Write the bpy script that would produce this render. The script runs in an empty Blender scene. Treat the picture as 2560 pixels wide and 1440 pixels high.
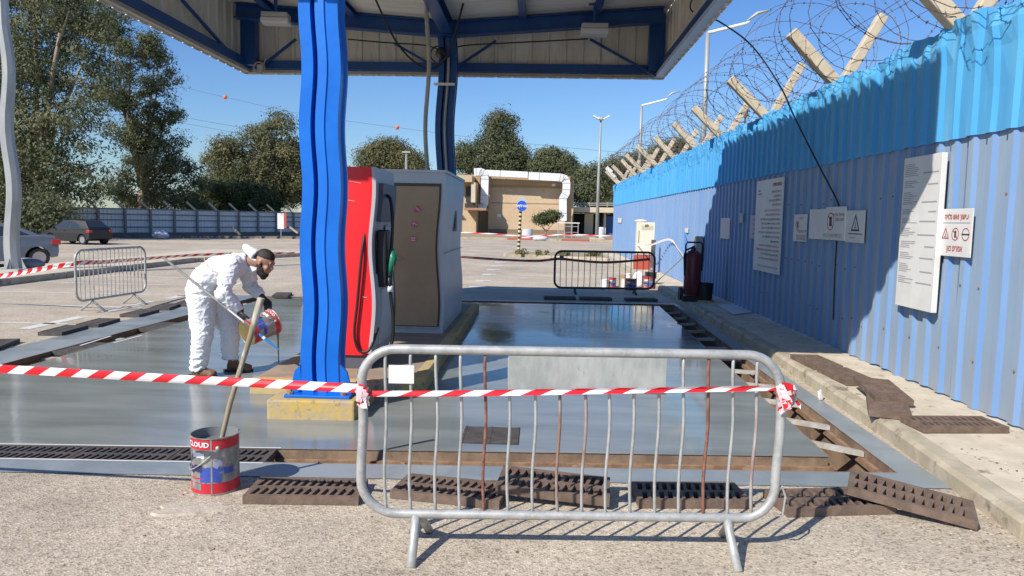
import bpy, bmesh, math, random
import numpy as np
from mathutils import Vector, Matrix, Euler, noise as mnoise
S = bpy.context.scene; COL = S.collection
random.seed(7); rad = math.radians; PI = math.pi

# ------------------------------------------------------------------ camera
F, H = 1850.0, 1.65                      # focal length in pixels of a 2560 px wide frame, eye height
VX, VY, SLOPE = 1350.0, 550.0, 0.02      # where the fence line vanishes and the tilt of the horizon
d1 = Vector((VX-1280, 720-VY, -F)); d2 = Vector((VX-280, 720-VY-1000*SLOPE, -F))
Yc = d1.normalized(); Zc = d2.cross(d1)
if Zc.y < 0: Zc = -Zc
Zc.normalize(); Xc = Yc.cross(Zc)
RM = Matrix((Xc, Yc, Zc)); EYE = Vector((0, 0, H))
cam = bpy.data.objects.new('camera', bpy.data.cameras.new('camera')); COL.objects.link(cam)
cam.matrix_world = Matrix.Translation(EYE) @ RM.to_4x4()
cam.data.sensor_width = 36; cam.data.lens = 36*F/2560; cam.data.clip_end = 3000; cam.data.clip_start = .05
S.camera = cam
# surveying helpers: where the line of sight through a photo point meets a plane
def ray(x, y): return RM @ Vector((x-1280, 720-y, -F))
def onz(x, y, z=0.0): r = ray(x, y); return EYE + r*((z-H)/r.z)
def onx(x, y, X): r = ray(x, y); return EYE + r*(X/r.x)
def ony(x, y, Y): r = ray(x, y); return EYE + r*(Y/r.y)

# ------------------------------------------------------------------ light
AZ, EL = rad(40), rad(40)
sd = Vector((math.cos(EL)*math.sin(AZ), math.cos(EL)*math.cos(AZ), -math.sin(EL)))
sl = bpy.data.lights.new('sun', 'SUN'); sl.energy = 5.0; sl.angle = rad(.5); sl.color = (1, .94, .85)
so = bpy.data.objects.new('sun', sl); COL.objects.link(so); so.rotation_euler = sd.to_track_quat('-Z', 'Y').to_euler()
W = bpy.data.worlds.new('World'); S.world = W; W.use_nodes = True
nt = W.node_tree; bg = nt.nodes['Background']; sk = nt.nodes.new('ShaderNodeTexSky')
sk.sky_type = 'NISHITA'; sk.sun_disc = False; sk.sun_elevation = EL; sk.sun_rotation = rad(220)
sk.air_density = 1.25; sk.dust_density = 0.1; sk.ozone_density = 3.0; sk.altitude = 0
hs = nt.nodes.new('ShaderNodeHueSaturation'); hs.inputs['Saturation'].default_value = 1.1
tn = nt.nodes.new('ShaderNodeMix'); tn.data_type = 'RGBA'; tn.blend_type = 'MULTIPLY'; tn.inputs[0].default_value = 1; tn.inputs[7].default_value = (.74, .95, 1.34, 1)   # phone white balance
nt.links.new(sk.outputs[0], hs.inputs['Color']); nt.links.new(hs.outputs[0], tn.inputs[6]); nt.links.new(tn.outputs[2], bg.inputs[0]); bg.inputs[1].default_value = .082
S.view_settings.view_transform = 'Standard'; S.view_settings.look = 'None'; S.view_settings.gamma = 1
S.view_settings.exposure = .28
S.render.engine = 'CYCLES'; S.cycles.max_bounces = 6; S.cycles.transparent_max_bounces = 6

# ------------------------------------------------------------------ materials
MATS = {}
def mat(name, c, c2=None, sc=6, rough=.6, metal=0, bump=0, bsc=60, stretch=(1, 1, 1), mix=(.4, .6), spec=.5, det=5,
        c3=None, sc3=30, mix3=(.55, .62), rough2=None):
    if name in MATS: return MATS[name]
    m = bpy.data.materials.new(name); m.use_nodes = True; MATS[name] = m
    n = m.node_tree.nodes; L = m.node_tree.links.new; b = n['Principled BSDF']
    b.inputs['Base Color'].default_value = (*c, 1); b.inputs['Roughness'].default_value = rough
    b.inputs['Metallic'].default_value = metal; b.inputs['Specular IOR Level'].default_value = spec
    if c2 or bump or c3:
        tc = n.new('ShaderNodeTexCoord'); oi = n.new('ShaderNodeObjectInfo')
        ad = n.new('ShaderNodeVectorMath'); ad.operation = 'ADD'
        L(tc.outputs['Object'], ad.inputs[0])
        mu = n.new('ShaderNodeMath'); mu.operation = 'MULTIPLY'; mu.inputs[1].default_value = 40
        L(oi.outputs['Random'], mu.inputs[0]); L(mu.outputs[0], ad.inputs[1])
        mp = n.new('ShaderNodeMapping'); mp.inputs['Scale'].default_value = stretch; L(ad.outputs[0], mp.inputs[0])
    last = None
    def layer(cA, col, scale, mx):
        tx = n.new('ShaderNodeTexNoise'); tx.inputs['Scale'].default_value = scale; tx.inputs['Detail'].default_value = det
        tx.inputs['Roughness'].default_value = .65
        L(mp.outputs[0], tx.inputs[0])
        mr = n.new('ShaderNodeMapRange'); mr.inputs[1].default_value = mx[0]; mr.inputs[2].default_value = mx[1]
        L(tx.outputs[0], mr.inputs[0])
        mi = n.new('ShaderNodeMix'); mi.data_type = 'RGBA'; L(mr.outputs[0], mi.inputs[0])
        if isinstance(cA, tuple): mi.inputs[6].default_value = (*cA, 1)
        else: L(cA, mi.inputs[6])
        mi.inputs[7].default_value = (*col, 1)
        return mi.outputs[2], mr.outputs[0]
    if c2:
        last, fac = layer(c, c2, sc, mix)
        if rough2 is not None:
            r = n.new('ShaderNodeMapRange'); r.inputs[3].default_value = rough; r.inputs[4].default_value = rough2
            L(fac, r.inputs[0]); L(r.outputs[0], b.inputs['Roughness'])
    if c3: last, _ = layer(last or c, c3, sc3, mix3)
    if last is not None: L(last, b.inputs['Base Color'])
    if bump:
        t2 = n.new('ShaderNodeTexNoise'); t2.inputs['Scale'].default_value = bsc; t2.inputs['Detail'].default_value = 4
        L(mp.outputs[0], t2.inputs[0])
        bp = n.new('ShaderNodeBump'); bp.inputs['Strength'].default_value = bump; bp.inputs['Distance'].default_value = .01
        L(t2.outputs[0], bp.inputs['Height']); L(bp.outputs[0], b.inputs['Normal'])
    return m

def leafmat(name, c, c2, c3):
    m = bpy.data.materials.new(name); m.use_nodes = True; n = m.node_tree.nodes; L = m.node_tree.links.new; b = n['Principled BSDF']
    at = n.new('ShaderNodeAttribute'); at.attribute_name = 'tint'
    cr = n.new('ShaderNodeValToRGB'); e = cr.color_ramp.elements
    e[0].color = (*c, 1); e[1].color = (*c2, 1); e[1].position = .7; q = e.new(1.0); q.color = (*c3, 1)
    L(at.outputs['Fac'], cr.inputs[0]); L(cr.outputs[0], b.inputs['Base Color']); b.inputs['Roughness'].default_value = .7; b.inputs['Specular IOR Level'].default_value = .15
    tr = n.new('ShaderNodeBsdfTranslucent'); L(cr.outputs[0], tr.inputs[0]); mx = n.new('ShaderNodeMixShader'); mx.inputs[0].default_value = .3
    L(b.outputs[0], mx.inputs[1]); L(tr.outputs[0], mx.inputs[2]); L(mx.outputs[0], n['Material Output'].inputs[0])
    return m

def asphalt(name, base, dark, light, scale=85):
    m = bpy.data.materials.new(name); m.use_nodes = True; MATS[name] = m
    n = m.node_tree.nodes; L = m.node_tree.links.new; b = n['Principled BSDF']; b.inputs['Roughness'].default_value = .85
    b.inputs['Specular IOR Level'].default_value = .25
    tc = n.new('ShaderNodeTexCoord')
    v = n.new('ShaderNodeTexVoronoi'); v.inputs['Scale'].default_value = scale; L(tc.outputs['Object'], v.inputs[0])
    sp = n.new('ShaderNodeSeparateColor'); L(v.outputs['Color'], sp.inputs[0])
    cr = n.new('ShaderNodeValToRGB'); e = cr.color_ramp.elements
    e[0].color = (*dark, 1); e[1].color = (*light, 1); q = e.new(.3); q.color = (*base, 1); q = e.new(.8); q.color = (*[x*1.12 for x in base], 1)
    L(sp.outputs[0], cr.inputs[0])
    def nz(s, a, c, d=5):
        t = n.new('ShaderNodeTexNoise'); t.inputs['Scale'].default_value = s; t.inputs['Detail'].default_value = d; t.inputs['Roughness'].default_value = .65
        L(tc.outputs['Object'], t.inputs[0]); r = n.new('ShaderNodeMapRange'); r.inputs[1].default_value = .3; r.inputs[2].default_value = .7
        r.inputs[3].default_value = a; r.inputs[4].default_value = c; L(t.outputs[0], r.inputs[0]); return r.outputs[0]
    k = cr.outputs[0]
    for s, a, c in ((.35, .76, 1.14), (2.2, .86, 1.1), (22, .84, 1.15)):
        mx = n.new('ShaderNodeMix'); mx.data_type = 'RGBA'; mx.blend_type = 'MULTIPLY'; mx.inputs[0].default_value = 1
        L(k, mx.inputs[6]); L(nz(s, a, c), mx.inputs[7]); k = mx.outputs[2]
    L(k, b.inputs['Base Color'])
    bp = n.new('ShaderNodeBump'); bp.inputs['Strength'].default_value = .55; bp.inputs['Distance'].default_value = .006
    L(v.outputs['Distance'], bp.inputs['Height']); L(bp.outputs[0], b.inputs['Normal'])
    return m

def wetpaint():
    m = bpy.data.materials.new('wet grey floor paint'); m.use_nodes = True
    n = m.node_tree.nodes; L = m.node_tree.links.new; b = n['Principled BSDF']
    tc = n.new('ShaderNodeTexCoord')
    def nz(s, sx=(1, 1, 1), d=4):
        mp = n.new('ShaderNodeMapping'); mp.inputs['Scale'].default_value = sx; L(tc.outputs['Object'], mp.inputs[0])
        t = n.new('ShaderNodeTexNoise'); t.inputs['Scale'].default_value = s; t.inputs['Detail'].default_value = d; L(mp.outputs[0], t.inputs[0]); return t.outputs[0]
    cr = n.new('ShaderNodeValToRGB'); e = cr.color_ramp.elements; e[0].position = .34; e[1].position = .64
    e[0].color = (.172, .19, .178, 1); e[1].color = (.245, .265, .25, 1)
    L(nz(1.3, (.6, 2.6, 1), 6), cr.inputs[0]); L(cr.outputs[0], b.inputs['Base Color'])
    r = n.new('ShaderNodeMapRange'); r.inputs[1].default_value = .38; r.inputs[2].default_value = .62; r.inputs[3].default_value = .045; r.inputs[4].default_value = .2
    L(nz(.55), r.inputs[0]); L(r.outputs[0], b.inputs['Roughness'])
    b.inputs['IOR'].default_value = 1.45; b.inputs['Specular IOR Level'].default_value = .33
    bp = n.new('ShaderNodeBump'); bp.inputs['Strength'].default_value = .10; bp.inputs['Distance'].default_value = .02
    L(nz(3.2, (1, .55, 1), 3), bp.inputs['Height']); L(bp.outputs[0], b.inputs['Normal'])
    return m

A = asphalt('pale worn asphalt', (.47, .40, .305), (.27, .225, .17), (.62, .545, .435))
WET = wetpaint()
M_paint2 = mat('grey floor paint', (.21, .24, .25), (.26, .29, .30), sc=2, rough=.28, rough2=.5, bump=.05, bsc=12)
M_conc = mat('concrete', (.50, .43, .32), (.60, .52, .40), sc=3, rough=.9, bump=.3, bsc=40, c3=(.24, .2, .15), sc3=8, mix3=(.58, .7))
M_kerb = mat('kerb concrete', (.36, .31, .22), (.46, .40, .30), sc=4, rough=.9, bump=.35, bsc=30, c3=(.2, .165, .12), sc3=5, mix3=(.56, .68))
M_white_line = mat('worn white marking', (.62, .6, .56), (.38, .35, .31), sc=14, rough=.8, mix=(.5, .75))
M_pit = mat('dirty drain wall', (.27, .185, .12), (.16, .11, .075), sc=4, rough=.95, bump=.4, bsc=20)
M_rust = mat('rusty iron', (.2, .115, .065), (.3, .19, .115), sc=9, rough=.85, bump=.2, bsc=60)
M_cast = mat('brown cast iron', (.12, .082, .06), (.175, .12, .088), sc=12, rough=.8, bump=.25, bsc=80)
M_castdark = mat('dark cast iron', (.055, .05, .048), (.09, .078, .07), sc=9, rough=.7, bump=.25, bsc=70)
M_support = mat('old galvanised bracket', (.42, .41, .38), (.33, .29, .24), sc=10, rough=.8)
M_yellow = mat('peeling yellow paint', (.52, .36, .1), (.42, .33, .2), sc=7, rough=.85, bump=.4, bsc=25, c3=(.24, .19, .14), sc3=12, mix3=(.56, .64))
M_galv = mat('galvanised steel', (.47, .47, .45), (.36, .365, .35), sc=14, rough=.5, metal=.35, bump=.06, bsc=40, c3=(.5, .5, .47), sc3=40, mix3=(.55, .7))
M_galvrust = mat('rust streaked bar', (.36, .34, .32), (.24, .13, .09), sc=7, rough=.75, stretch=(1, 1, .35), mix=(.45, .62))
M_rustbar = mat('rusted bar', (.16, .06, .04), (.25, .12, .08), sc=20, rough=.85)
M_plate = mat('weathered zinc plate', (.27, .29, .27), (.38, .39, .37), sc=7, rough=.65, stretch=(1, 1, .45), bump=.05, c3=(.22, .22, .2), sc3=22, mix3=(.6, .72))
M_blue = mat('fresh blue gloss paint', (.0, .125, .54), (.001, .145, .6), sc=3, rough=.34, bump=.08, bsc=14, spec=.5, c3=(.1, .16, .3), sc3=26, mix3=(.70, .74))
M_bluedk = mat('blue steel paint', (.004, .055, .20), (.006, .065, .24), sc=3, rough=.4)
M_gutter = mat('pale blue gutter paint', (.45, .56, .70), (.5, .6, .72), sc=2, rough=.4)
M_sheet = mat('dusty white roof sheet', (.78, .76, .70), (.66, .64, .58), sc=1.6, rough=.6, stretch=(.3, 4, 1), c3=(.38, .35, .3), sc3=5, mix3=(.58, .72))
M_fasc = mat('cream fascia sheet', (.68, .65, .57), (.58, .55, .47), sc=2.5, rough=.6, stretch=(1.5, 1.5, .3), c3=(.33, .3, .25), sc3=4, mix3=(.6, .75))
M_red = mat('red pump panel', (.80, .018, .022), (.74, .016, .02), sc=2, rough=.34)
M_grey = mat('light grey metal panel', (.48, .52, .54), (.52, .56, .58), sc=2, rough=.42)
M_pgrey = mat('pump grey trim', (.40, .40, .42), rough=.45)
M_dkgrey = mat('dark grey plastic', (.09, .09, .105), rough=.5)
M_black = mat('black rubber', (.012, .012, .013), rough=.5)
M_door = mat('brown door sheet', (.37, .26, .15), (.41, .295, .175), sc=2, rough=.55)
M_doorfr = mat('dark door frame', (.085, .065, .045), rough=.6)
M_green = mat('green nozzle plastic', (.01, .16, .09), rough=.4)
M_white = mat('white painted metal', (.74, .74, .72), (.66, .66, .63), sc=5, rough=.5)
M_board = mat('white board plastic', (.70, .69, .66), (.64, .63, .60), sc=3, rough=.5)
M_ink = mat('dark print', (.05, .045, .045), rough=.7)
M_inkgrey = mat('faded grey print', (.33, .33, .33), rough=.7)
M_inkred = mat('red print', (.38, .045, .04), rough=.7)
M_inkgreen = mat('green print', (.08, .3, .14), rough=.7)
M_pink = mat('pink red decal', (.55, .1, .12), (.5, .085, .11), sc=6, rough=.5)
M_decalw = mat('decal white', (.62, .5, .47), rough=.5)
M_tapered = mat('tape red', (.70, .015, .025), rough=.35)
M_tapew = mat('tape white', (.82, .80, .80), rough=.35)
M_tapep = mat('tape crumpled pink', (.75, .52, .54), (.8, .75, .75), sc=18, rough=.5)
M_suit = mat('white coverall fabric', (.80, .80, .80), (.74, .75, .77), sc=5, rough=.75, bump=.5, bsc=17, c3=(.42, .44, .44), sc3=7, mix3=(.67, .70))
M_seam = mat('orange seam', (.7, .3, .22), rough=.8)
M_skin = mat('skin', (.36, .2, .13), (.32, .17, .11), sc=9, rough=.55)
M_hair = mat('black hair', (.014, .011, .009), (.03, .022, .018), sc=60, rough=.7, bump=.3, bsc=120)
M_glove = mat('black glove', (.02, .021, .024), (.04, .042, .05), sc=14, rough=.5, bump=.2)
M_boot = mat('brown work boot', (.14, .07, .035), (.2, .11, .06), sc=8, rough=.7)
M_sole = mat('dark boot sole', (.03, .025, .022), rough=.7)
M_wood = mat('old wooden stick', (.37, .31, .2), (.26, .21, .14), sc=11, rough=.85, stretch=(1, 1, .25), bump=.3, bsc=30, c3=(.55, .52, .45), sc3=9, mix3=(.6, .68))
M_post = mat('sandy concrete post', (.56, .48, .35), (.48, .41, .3), sc=6, rough=.95, bump=.4, bsc=30, c3=(.3, .25, .19), sc3=3, mix3=(.6, .75))
M_wire = mat('razor wire', (.10, .085, .095), (.16, .10, .09), sc=8, rough=.6, metal=.4)
M_cable = mat('black cable', (.015, .015, .017), rough=.6)
M_conduit = mat('grey conduit', (.36, .34, .3), (.3, .29, .26), sc=4, rough=.5)
M_tin = mat('scuffed tin', (.34, .34, .31), (.2, .2, .185), sc=11, rough=.45, metal=.3, stretch=(1, 1, .4), c3=(.42, .41, .37), sc3=20)
M_tinred = mat('tin red print', (.55, .02, .035), (.5, .02, .03), sc=10, rough=.45, c3=(.25, .2, .18), sc3=9, mix3=(.63, .68))
M_tinblue = mat('tin blue print', (.03, .07, .36), (.06, .1, .38), sc=12, rough=.45, c3=(.25, .25, .26), sc3=9, mix3=(.62, .68))
M_gold = mat('gold tin', (.62, .47, .17), (.5, .38, .14), sc=6, rough=.3, metal=.8)
M_wetpaint = mat('liquid grey paint', (.16, .18, .185), rough=.15)
M_navy = mat('navy print', (.03, .03, .09), rough=.4)
M_polegrey = mat('grey pole', (.32, .32, .29), (.24, .24, .21), sc=9, rough=.6)
M_poleblue = mat('blue plastic', (.02, .22, .62), rough=.4)
M_ext = mat('dark red extinguisher', (.16, .02, .025), (.12, .02, .022), sc=4, rough=.4)
M_boxgrey = mat('grey electric box', (.42, .42, .4), rough=.5)
M_brickred = mat('red brick base', (.42, .085, .05), (.36, .07, .045), sc=6, rough=.8)
M_build = mat('tan render', (.50, .37, .235), (.54, .41, .27), sc=.6, rough=.9, bump=.1, c3=(.43, .31, .2), sc3=1.5, mix3=(.58, .72))
M_build2 = mat('cream render', (.6, .52, .38), (.54, .46, .33), sc=.6, rough=.9)
M_pipe = mat('white duct sheet', (.74, .76, .78), (.66, .68, .71), sc=1.5, rough=.4)
M_dark = mat('dark opening', (.03, .032, .035), rough=.6)
M_glass = mat('dark window glass', (.03, .04, .05), rough=.08, spec=.7)
M_carblue = mat('blue grey car paint', (.13, .155, .20), (.16, .18, .22), sc=2, rough=.3, metal=.3)
M_cardark = mat('dark car paint tree shaded', (.022, .021, .019), rough=.5, metal=.1)  # dark body colour pushed darker to carry the shade of the trees
M_tail = mat('tail light', (.42, .03, .03), rough=.25)
M_alloy = mat('alloy rim', (.4, .4, .42), rough=.35, metal=.7)
M_bark = mat('eucalyptus bark', (.34, .27, .2), (.2, .155, .115), sc=2, rough=.9, stretch=(1, 1, .25), bump=.4, bsc=12)
M_fence = mat('grey fence sheet', (.66, .66, .65), (.72, .71, .7), sc=1, rough=.6)
M_fencedk = mat('fence rail steel', (.2, .195, .19), rough=.7)
M_lampgalv = mat('lamp post galvanised', (.36, .375, .37), (.29, .305, .3), sc=3, rough=.55, metal=.25, stretch=(1, 1, .3))
M_lens = mat('lamp lens', (.6, .6, .58), rough=.2)
M_signblue = mat('sign blue', (.015, .085, .48), rough=.4)
M_signyel = mat('pole cream band', (.62, .5, .27), rough=.6)
M_plastic = mat('white plastic bag', (.62, .64, .68), (.5, .52, .56), sc=5, rough=.45)
M_bagblue = mat('pale blue bag', (.35, .42, .52), (.5, .55, .62), sc=4, rough=.5)
M_cab = mat('cream cabinet', (.72, .68, .55), (.68, .64, .5), sc=2, rough=.5)
M_orange = mat('orange ball', (.75, .14, .03), rough=.5)
M_tape_dk = mat('tape red shaded', (.35, .04, .045), rough=.5)
M_soil = mat('dry soil', (.36, .3, .2), (.26, .22, .14), sc=3, rough=1, bump=.5, bsc=14)
M_teal = mat('blue far gate', (.02, .08, .28), rough=.6)
M_patch = mat('pale concrete spill', (.5, .44, .35), (.42, .36, .28), sc=16, rough=.95, bump=.6, bsc=50)

def sheetmat(name, pan, rib, fade):
    m = mat(name, pan, rib, sc=1.3, rough=.6, spec=.25, stretch=(1, 2.2, .25), mix=(.35, .7), c3=fade, sc3=2.2, mix3=(.5, .75), bump=.12, bsc=6)
    n = m.node_tree.nodes; L = m.node_tree.links.new; b = n['Principled BSDF']; src = b.inputs['Base Color'].links[0].from_socket
    tc = n.new('ShaderNodeTexCoord'); sp = n.new('ShaderNodeSeparateXYZ'); L(tc.outputs['Object'], sp.inputs[0])
    tx = n.new('ShaderNodeTexNoise'); tx.inputs['Scale'].default_value = 2.3; tx.inputs['Detail'].default_value = 6; mp = n.new('ShaderNodeMapping'); mp.inputs['Scale'].default_value = (1, 1.6, .5); L(tc.outputs['Object'], mp.inputs[0]); L(mp.outputs[0], tx.inputs[0])
    r = n.new('ShaderNodeMapRange'); r.inputs[1].default_value = .75; r.inputs[2].default_value = .0; r.inputs[3].default_value = 0; r.inputs[4].default_value = 1; L(sp.outputs[2], r.inputs[0])
    pw = n.new('ShaderNodeMath'); pw.operation = 'MULTIPLY'; L(r.outputs[0], pw.inputs[0]); L(tx.outputs[0], pw.inputs[1])
    mx = n.new('ShaderNodeMix'); mx.data_type = 'RGBA'; L(pw.outputs[0], mx.inputs[0]); L(src, mx.inputs[6]); mx.inputs[7].default_value = (.27, .27, .29, 1)
    t2 = n.new('ShaderNodeTexNoise'); t2.inputs['Scale'].default_value = 9; t2.inputs['Detail'].default_value = 3; m2 = n.new('ShaderNodeMapping'); m2.inputs['Scale'].default_value = (1, 1, .06); L(tc.outputs['Object'], m2.inputs[0]); L(m2.outputs[0], t2.inputs[0])
    r2 = n.new('ShaderNodeMapRange'); r2.inputs[1].default_value = .62; r2.inputs[2].default_value = .78; r2.inputs[4].default_value = .28; L(t2.outputs[0], r2.inputs[0])
    m3 = n.new('ShaderNodeMix'); m3.data_type = 'RGBA'; L(r2.outputs[0], m3.inputs[0]); L(mx.outputs[2], m3.inputs[6]); m3.inputs[7].default_value = (.3, .3, .33, 1); L(m3.outputs[2], b.inputs['Base Color'])
    return m
M_low = sheetmat('faded violet blue sheet', (.275, .365, .465), (.235, .325, .465), (.32, .395, .46))
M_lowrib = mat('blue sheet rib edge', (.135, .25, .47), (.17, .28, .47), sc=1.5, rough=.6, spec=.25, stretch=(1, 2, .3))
M_up = sheetmat('cyan blue sheet', (.105, .375, .63), (.07, .315, .61), (.18, .44, .66))
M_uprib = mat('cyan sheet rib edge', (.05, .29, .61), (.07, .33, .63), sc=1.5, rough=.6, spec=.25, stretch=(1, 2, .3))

# ------------------------------------------------------------------ mesh building
class MB:
    def __init__(s): s.v = []; s.f = []; s.mi = []
    def add(s, vs, fs, mi=0, M=None):
        o = len(s.v)
        s.v += [tuple(M @ Vector(p)) if M is not None else tuple(p) for p in vs]
        s.f += [tuple(i+o for i in f) for f in fs]; s.mi += [mi]*len(fs)
    def box(s, x0, x1, y0, y1, z0, z1, mi=0, M=None):
        v = [(x0,y0,z0),(x1,y0,z0),(x1,y1,z0),(x0,y1,z0),(x0,y0,z1),(x1,y0,z1),(x1,y1,z1),(x0,y1,z1)]
        s.add(v, [(0,3,2,1),(4,5,6,7),(0,1,5,4),(1,2,6,5),(2,3,7,6),(3,0,4,7)], mi, M)
    def quad(s, a, b, c, d, mi=0): s.add([a,b,c,d], [(0,1,2,3)], mi)
    def tube(s, pts, r, seg=8, mi=0, cap=True, M=None, flat=None):
        pts = [Vector(p) for p in pts]; n = len(pts)
        rs = r if isinstance(r, (list, tuple)) else [r]*n
        vs = []; up = None
        for i, p in enumerate(pts):
            t = (pts[min(i+1, n-1)] - pts[max(i-1, 0)])
            t = t.normalized() if t.length > 1e-9 else Vector((0,0,1))
            if up is None:
                up = Vector((0,0,1)) if abs(t.z) < .9 else Vector((1,0,0))
            a = (up - t*up.dot(t))
            if a.length < 1e-6: a = t.orthogonal()
            a.normalize(); b = t.cross(a); up = a
            for k in range(seg):
                w = 2*PI*k/seg + PI/seg
                vs.append(p + (a*math.cos(w)*(flat or 1) + b*math.sin(w))*rs[i])
        fs = []
        for i in range(n-1):
            for k in range(seg):
                k2 = (k+1) % seg
                fs.append((i*seg+k, i*seg+k2, (i+1)*seg+k2, (i+1)*seg+k))
        if cap:
            fs.append(tuple(range(seg-1, -1, -1))); fs.append(tuple((n-1)*seg+k for k in range(seg)))
        s.add(vs, fs, mi, M)
    def lathe(s, prof, seg=24, mi=0, M=None, mis=None):
        vs = []; n = len(prof)
        for r, z in prof:
            for k in range(seg):
                w = 2*PI*k/seg; vs.append((r*math.cos(w), r*math.sin(w), z))
        for i in range(n-1):
            fs = [(i*seg+k, i*seg+(k+1)%seg, (i+1)*seg+(k+1)%seg, (i+1)*seg+k) for k in range(seg)]
            if i == 0: o = len(s.v); s.v += [tuple(M @ Vector(p)) if M is not None else p for p in vs]
            s.f += [tuple(q+o for q in f) for f in fs]; s.mi += [mis[i] if mis else mi]*seg
    def prism(s, poly, z0, z1, mi=0, M=None, bend=None, step=None):
        k = len(poly); nz = max(1, int((z1-z0)/step)) if step else 1
        vs = []
        for i in range(nz+1):
            z = z0+(z1-z0)*i/nz; dx = bend(z) if bend else 0
            vs += [(x+dx, y, z) for x, y in poly]
        fs = [(i*k+j, i*k+(j+1)%k, (i+1)*k+(j+1)%k, (i+1)*k+j) for i in range(nz) for j in range(k)]
        fs += [tuple(range(k-1, -1, -1)), tuple(nz*k+j for j in range(k))]
        s.add(vs, fs, mi, M)
    def ball(s, c, r, seg=14, rings=9, mi=0, sc=(1,1,1), M=None):
        vs = []; fs = []
        for i in range(rings+1):
            a = PI*i/rings
            for k in range(seg):
                w = 2*PI*k/seg
                vs.append((c[0]+r*sc[0]*math.sin(a)*math.cos(w), c[1]+r*sc[1]*math.sin(a)*math.sin(w), c[2]-r*sc[2]*math.cos(a)))
        for i in range(rings):
            for k in range(seg): fs.append((i*seg+k, i*seg+(k+1)%seg, (i+1)*seg+(k+1)%seg, (i+1)*seg+k))
        s.add(vs, fs, mi, M)
    def build(s, name, mats, parent=None, loc=None, world=False, smooth=False, bev=0, ang=None):
        vs = s.v
        if parent is not None and world:
            q = parent; Mx = Matrix.Identity(4)
            while q is not None: Mx = q.matrix_basis @ Mx; q = q.parent
            inv = Mx.inverted(); vs = [tuple(inv @ Vector(p)) for p in vs]
        if parent is None and loc is None:
            xs = [p[0] for p in vs]; ys = [p[1] for p in vs]; zs = [p[2] for p in vs]
            loc = ((min(xs)+max(xs))/2, (min(ys)+max(ys))/2, min(zs))
            vs = [(x-loc[0], y-loc[1], z-loc[2]) for x, y, z in vs]
        me = bpy.data.meshes.new(name); me.from_pydata(vs, [], s.f); me.update()
        bm = bmesh.new(); bm.from_mesh(me)
        if not getattr(s, 'keep', False): bmesh.ops.recalc_face_normals(bm, faces=bm.faces)
        bm.to_mesh(me); bm.free()
        for m in (mats if isinstance(mats, (list, tuple)) else [mats]): me.materials.append(m)
        me.polygons.foreach_set('material_index', s.mi)
        if smooth:
            me.polygons.foreach_set('use_smooth', [True]*len(me.polygons))
            if ang: me.set_sharp_from_angle(angle=rad(ang))
        o = bpy.data.objects.new(name, me); COL.objects.link(o)
        if parent is not None: o.parent = parent
        if loc is not None: o.location = loc
        if bev:
            b = o.modifiers.new('bevel', 'BEVEL'); b.width = bev; b.segments = 2; b.limit_method = 'ANGLE'
        return o
def tag(o, label=None, cat=None, group=None, kind=None):
    if label: o['label'] = label
    if cat: o['category'] = cat
    if group: o['group'] = group
    if kind: o['kind'] = kind
    return o
def thing(name, label, cat, loc, rz=0, group=None):
    o = bpy.data.objects.new(name, None); COL.objects.link(o); o.location = loc; o.rotation_euler = (0, 0, rz); o.empty_display_size = .2
    return tag(o, label, cat, group)
def struct(name, mb, m, **k): return tag(mb.build(name, m, **k), kind='structure')
def dup(root, loc, rot, label, group=None):
    r = root.copy(); COL.objects.link(r); r.location = loc; r.rotation_euler = rot; r['label'] = label
    if group: r['group'] = group
    for ch in list(root.children):
        c = ch.copy(); COL.objects.link(c); c.parent = r
        for g in ch.children: e = g.copy(); COL.objects.link(e); e.parent = c
    return r
def xf(loc, rot=(0,0,0)): return Matrix.Translation(loc) @ Euler(rot).to_matrix().to_4x4()
def align(a, b):   # matrix whose +Z runs from a to b
    d = Vector(b)-Vector(a); return Matrix.Translation(a) @ d.to_track_quat('Z', 'Y').to_matrix().to_4x4()
def arc(c, r, a0, a1, n, pl='xz'):
    return [(c[0]+r*math.cos(a0+(a1-a0)*i/n), c[1], c[2]+r*math.sin(a0+(a1-a0)*i/n)) for i in range(n+1)]
def text(body, size, M, mb, mi=0, heb=False, align_x='CENTER', sx=1.0, thick=0):
    cu = bpy.data.curves.new('t', 'FONT'); cu.body = body[::-1] if heb else body; cu.size = size; cu.align_x = align_x; cu.align_y = 'CENTER'
    cu.resolution_u = 2; cu.offset = thick
    o = bpy.data.objects.new('t', cu); COL.objects.link(o)
    dg = bpy.context.evaluated_depsgraph_get(); me = bpy.data.meshes.new_from_object(o.evaluated_get(dg))
    mb.add([(v.co.x*sx, v.co.y, 0) for v in me.vertices], [tuple(p.vertices) for p in me.polygons], mi, M)
    bpy.data.objects.remove(o); bpy.data.meshes.remove(me)

# the photographed columns, posts and bars are visibly wavy: bends along their own height
def wave(D, zoff=0, amp=3.8, x=1100):
    hy = VY + (x-VX)*SLOPE
    def f(z):
        y = hy + (H-z)*F/D
        return amp*math.sin(2*PI*(y-100)/295)*D/F
    return f

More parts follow.
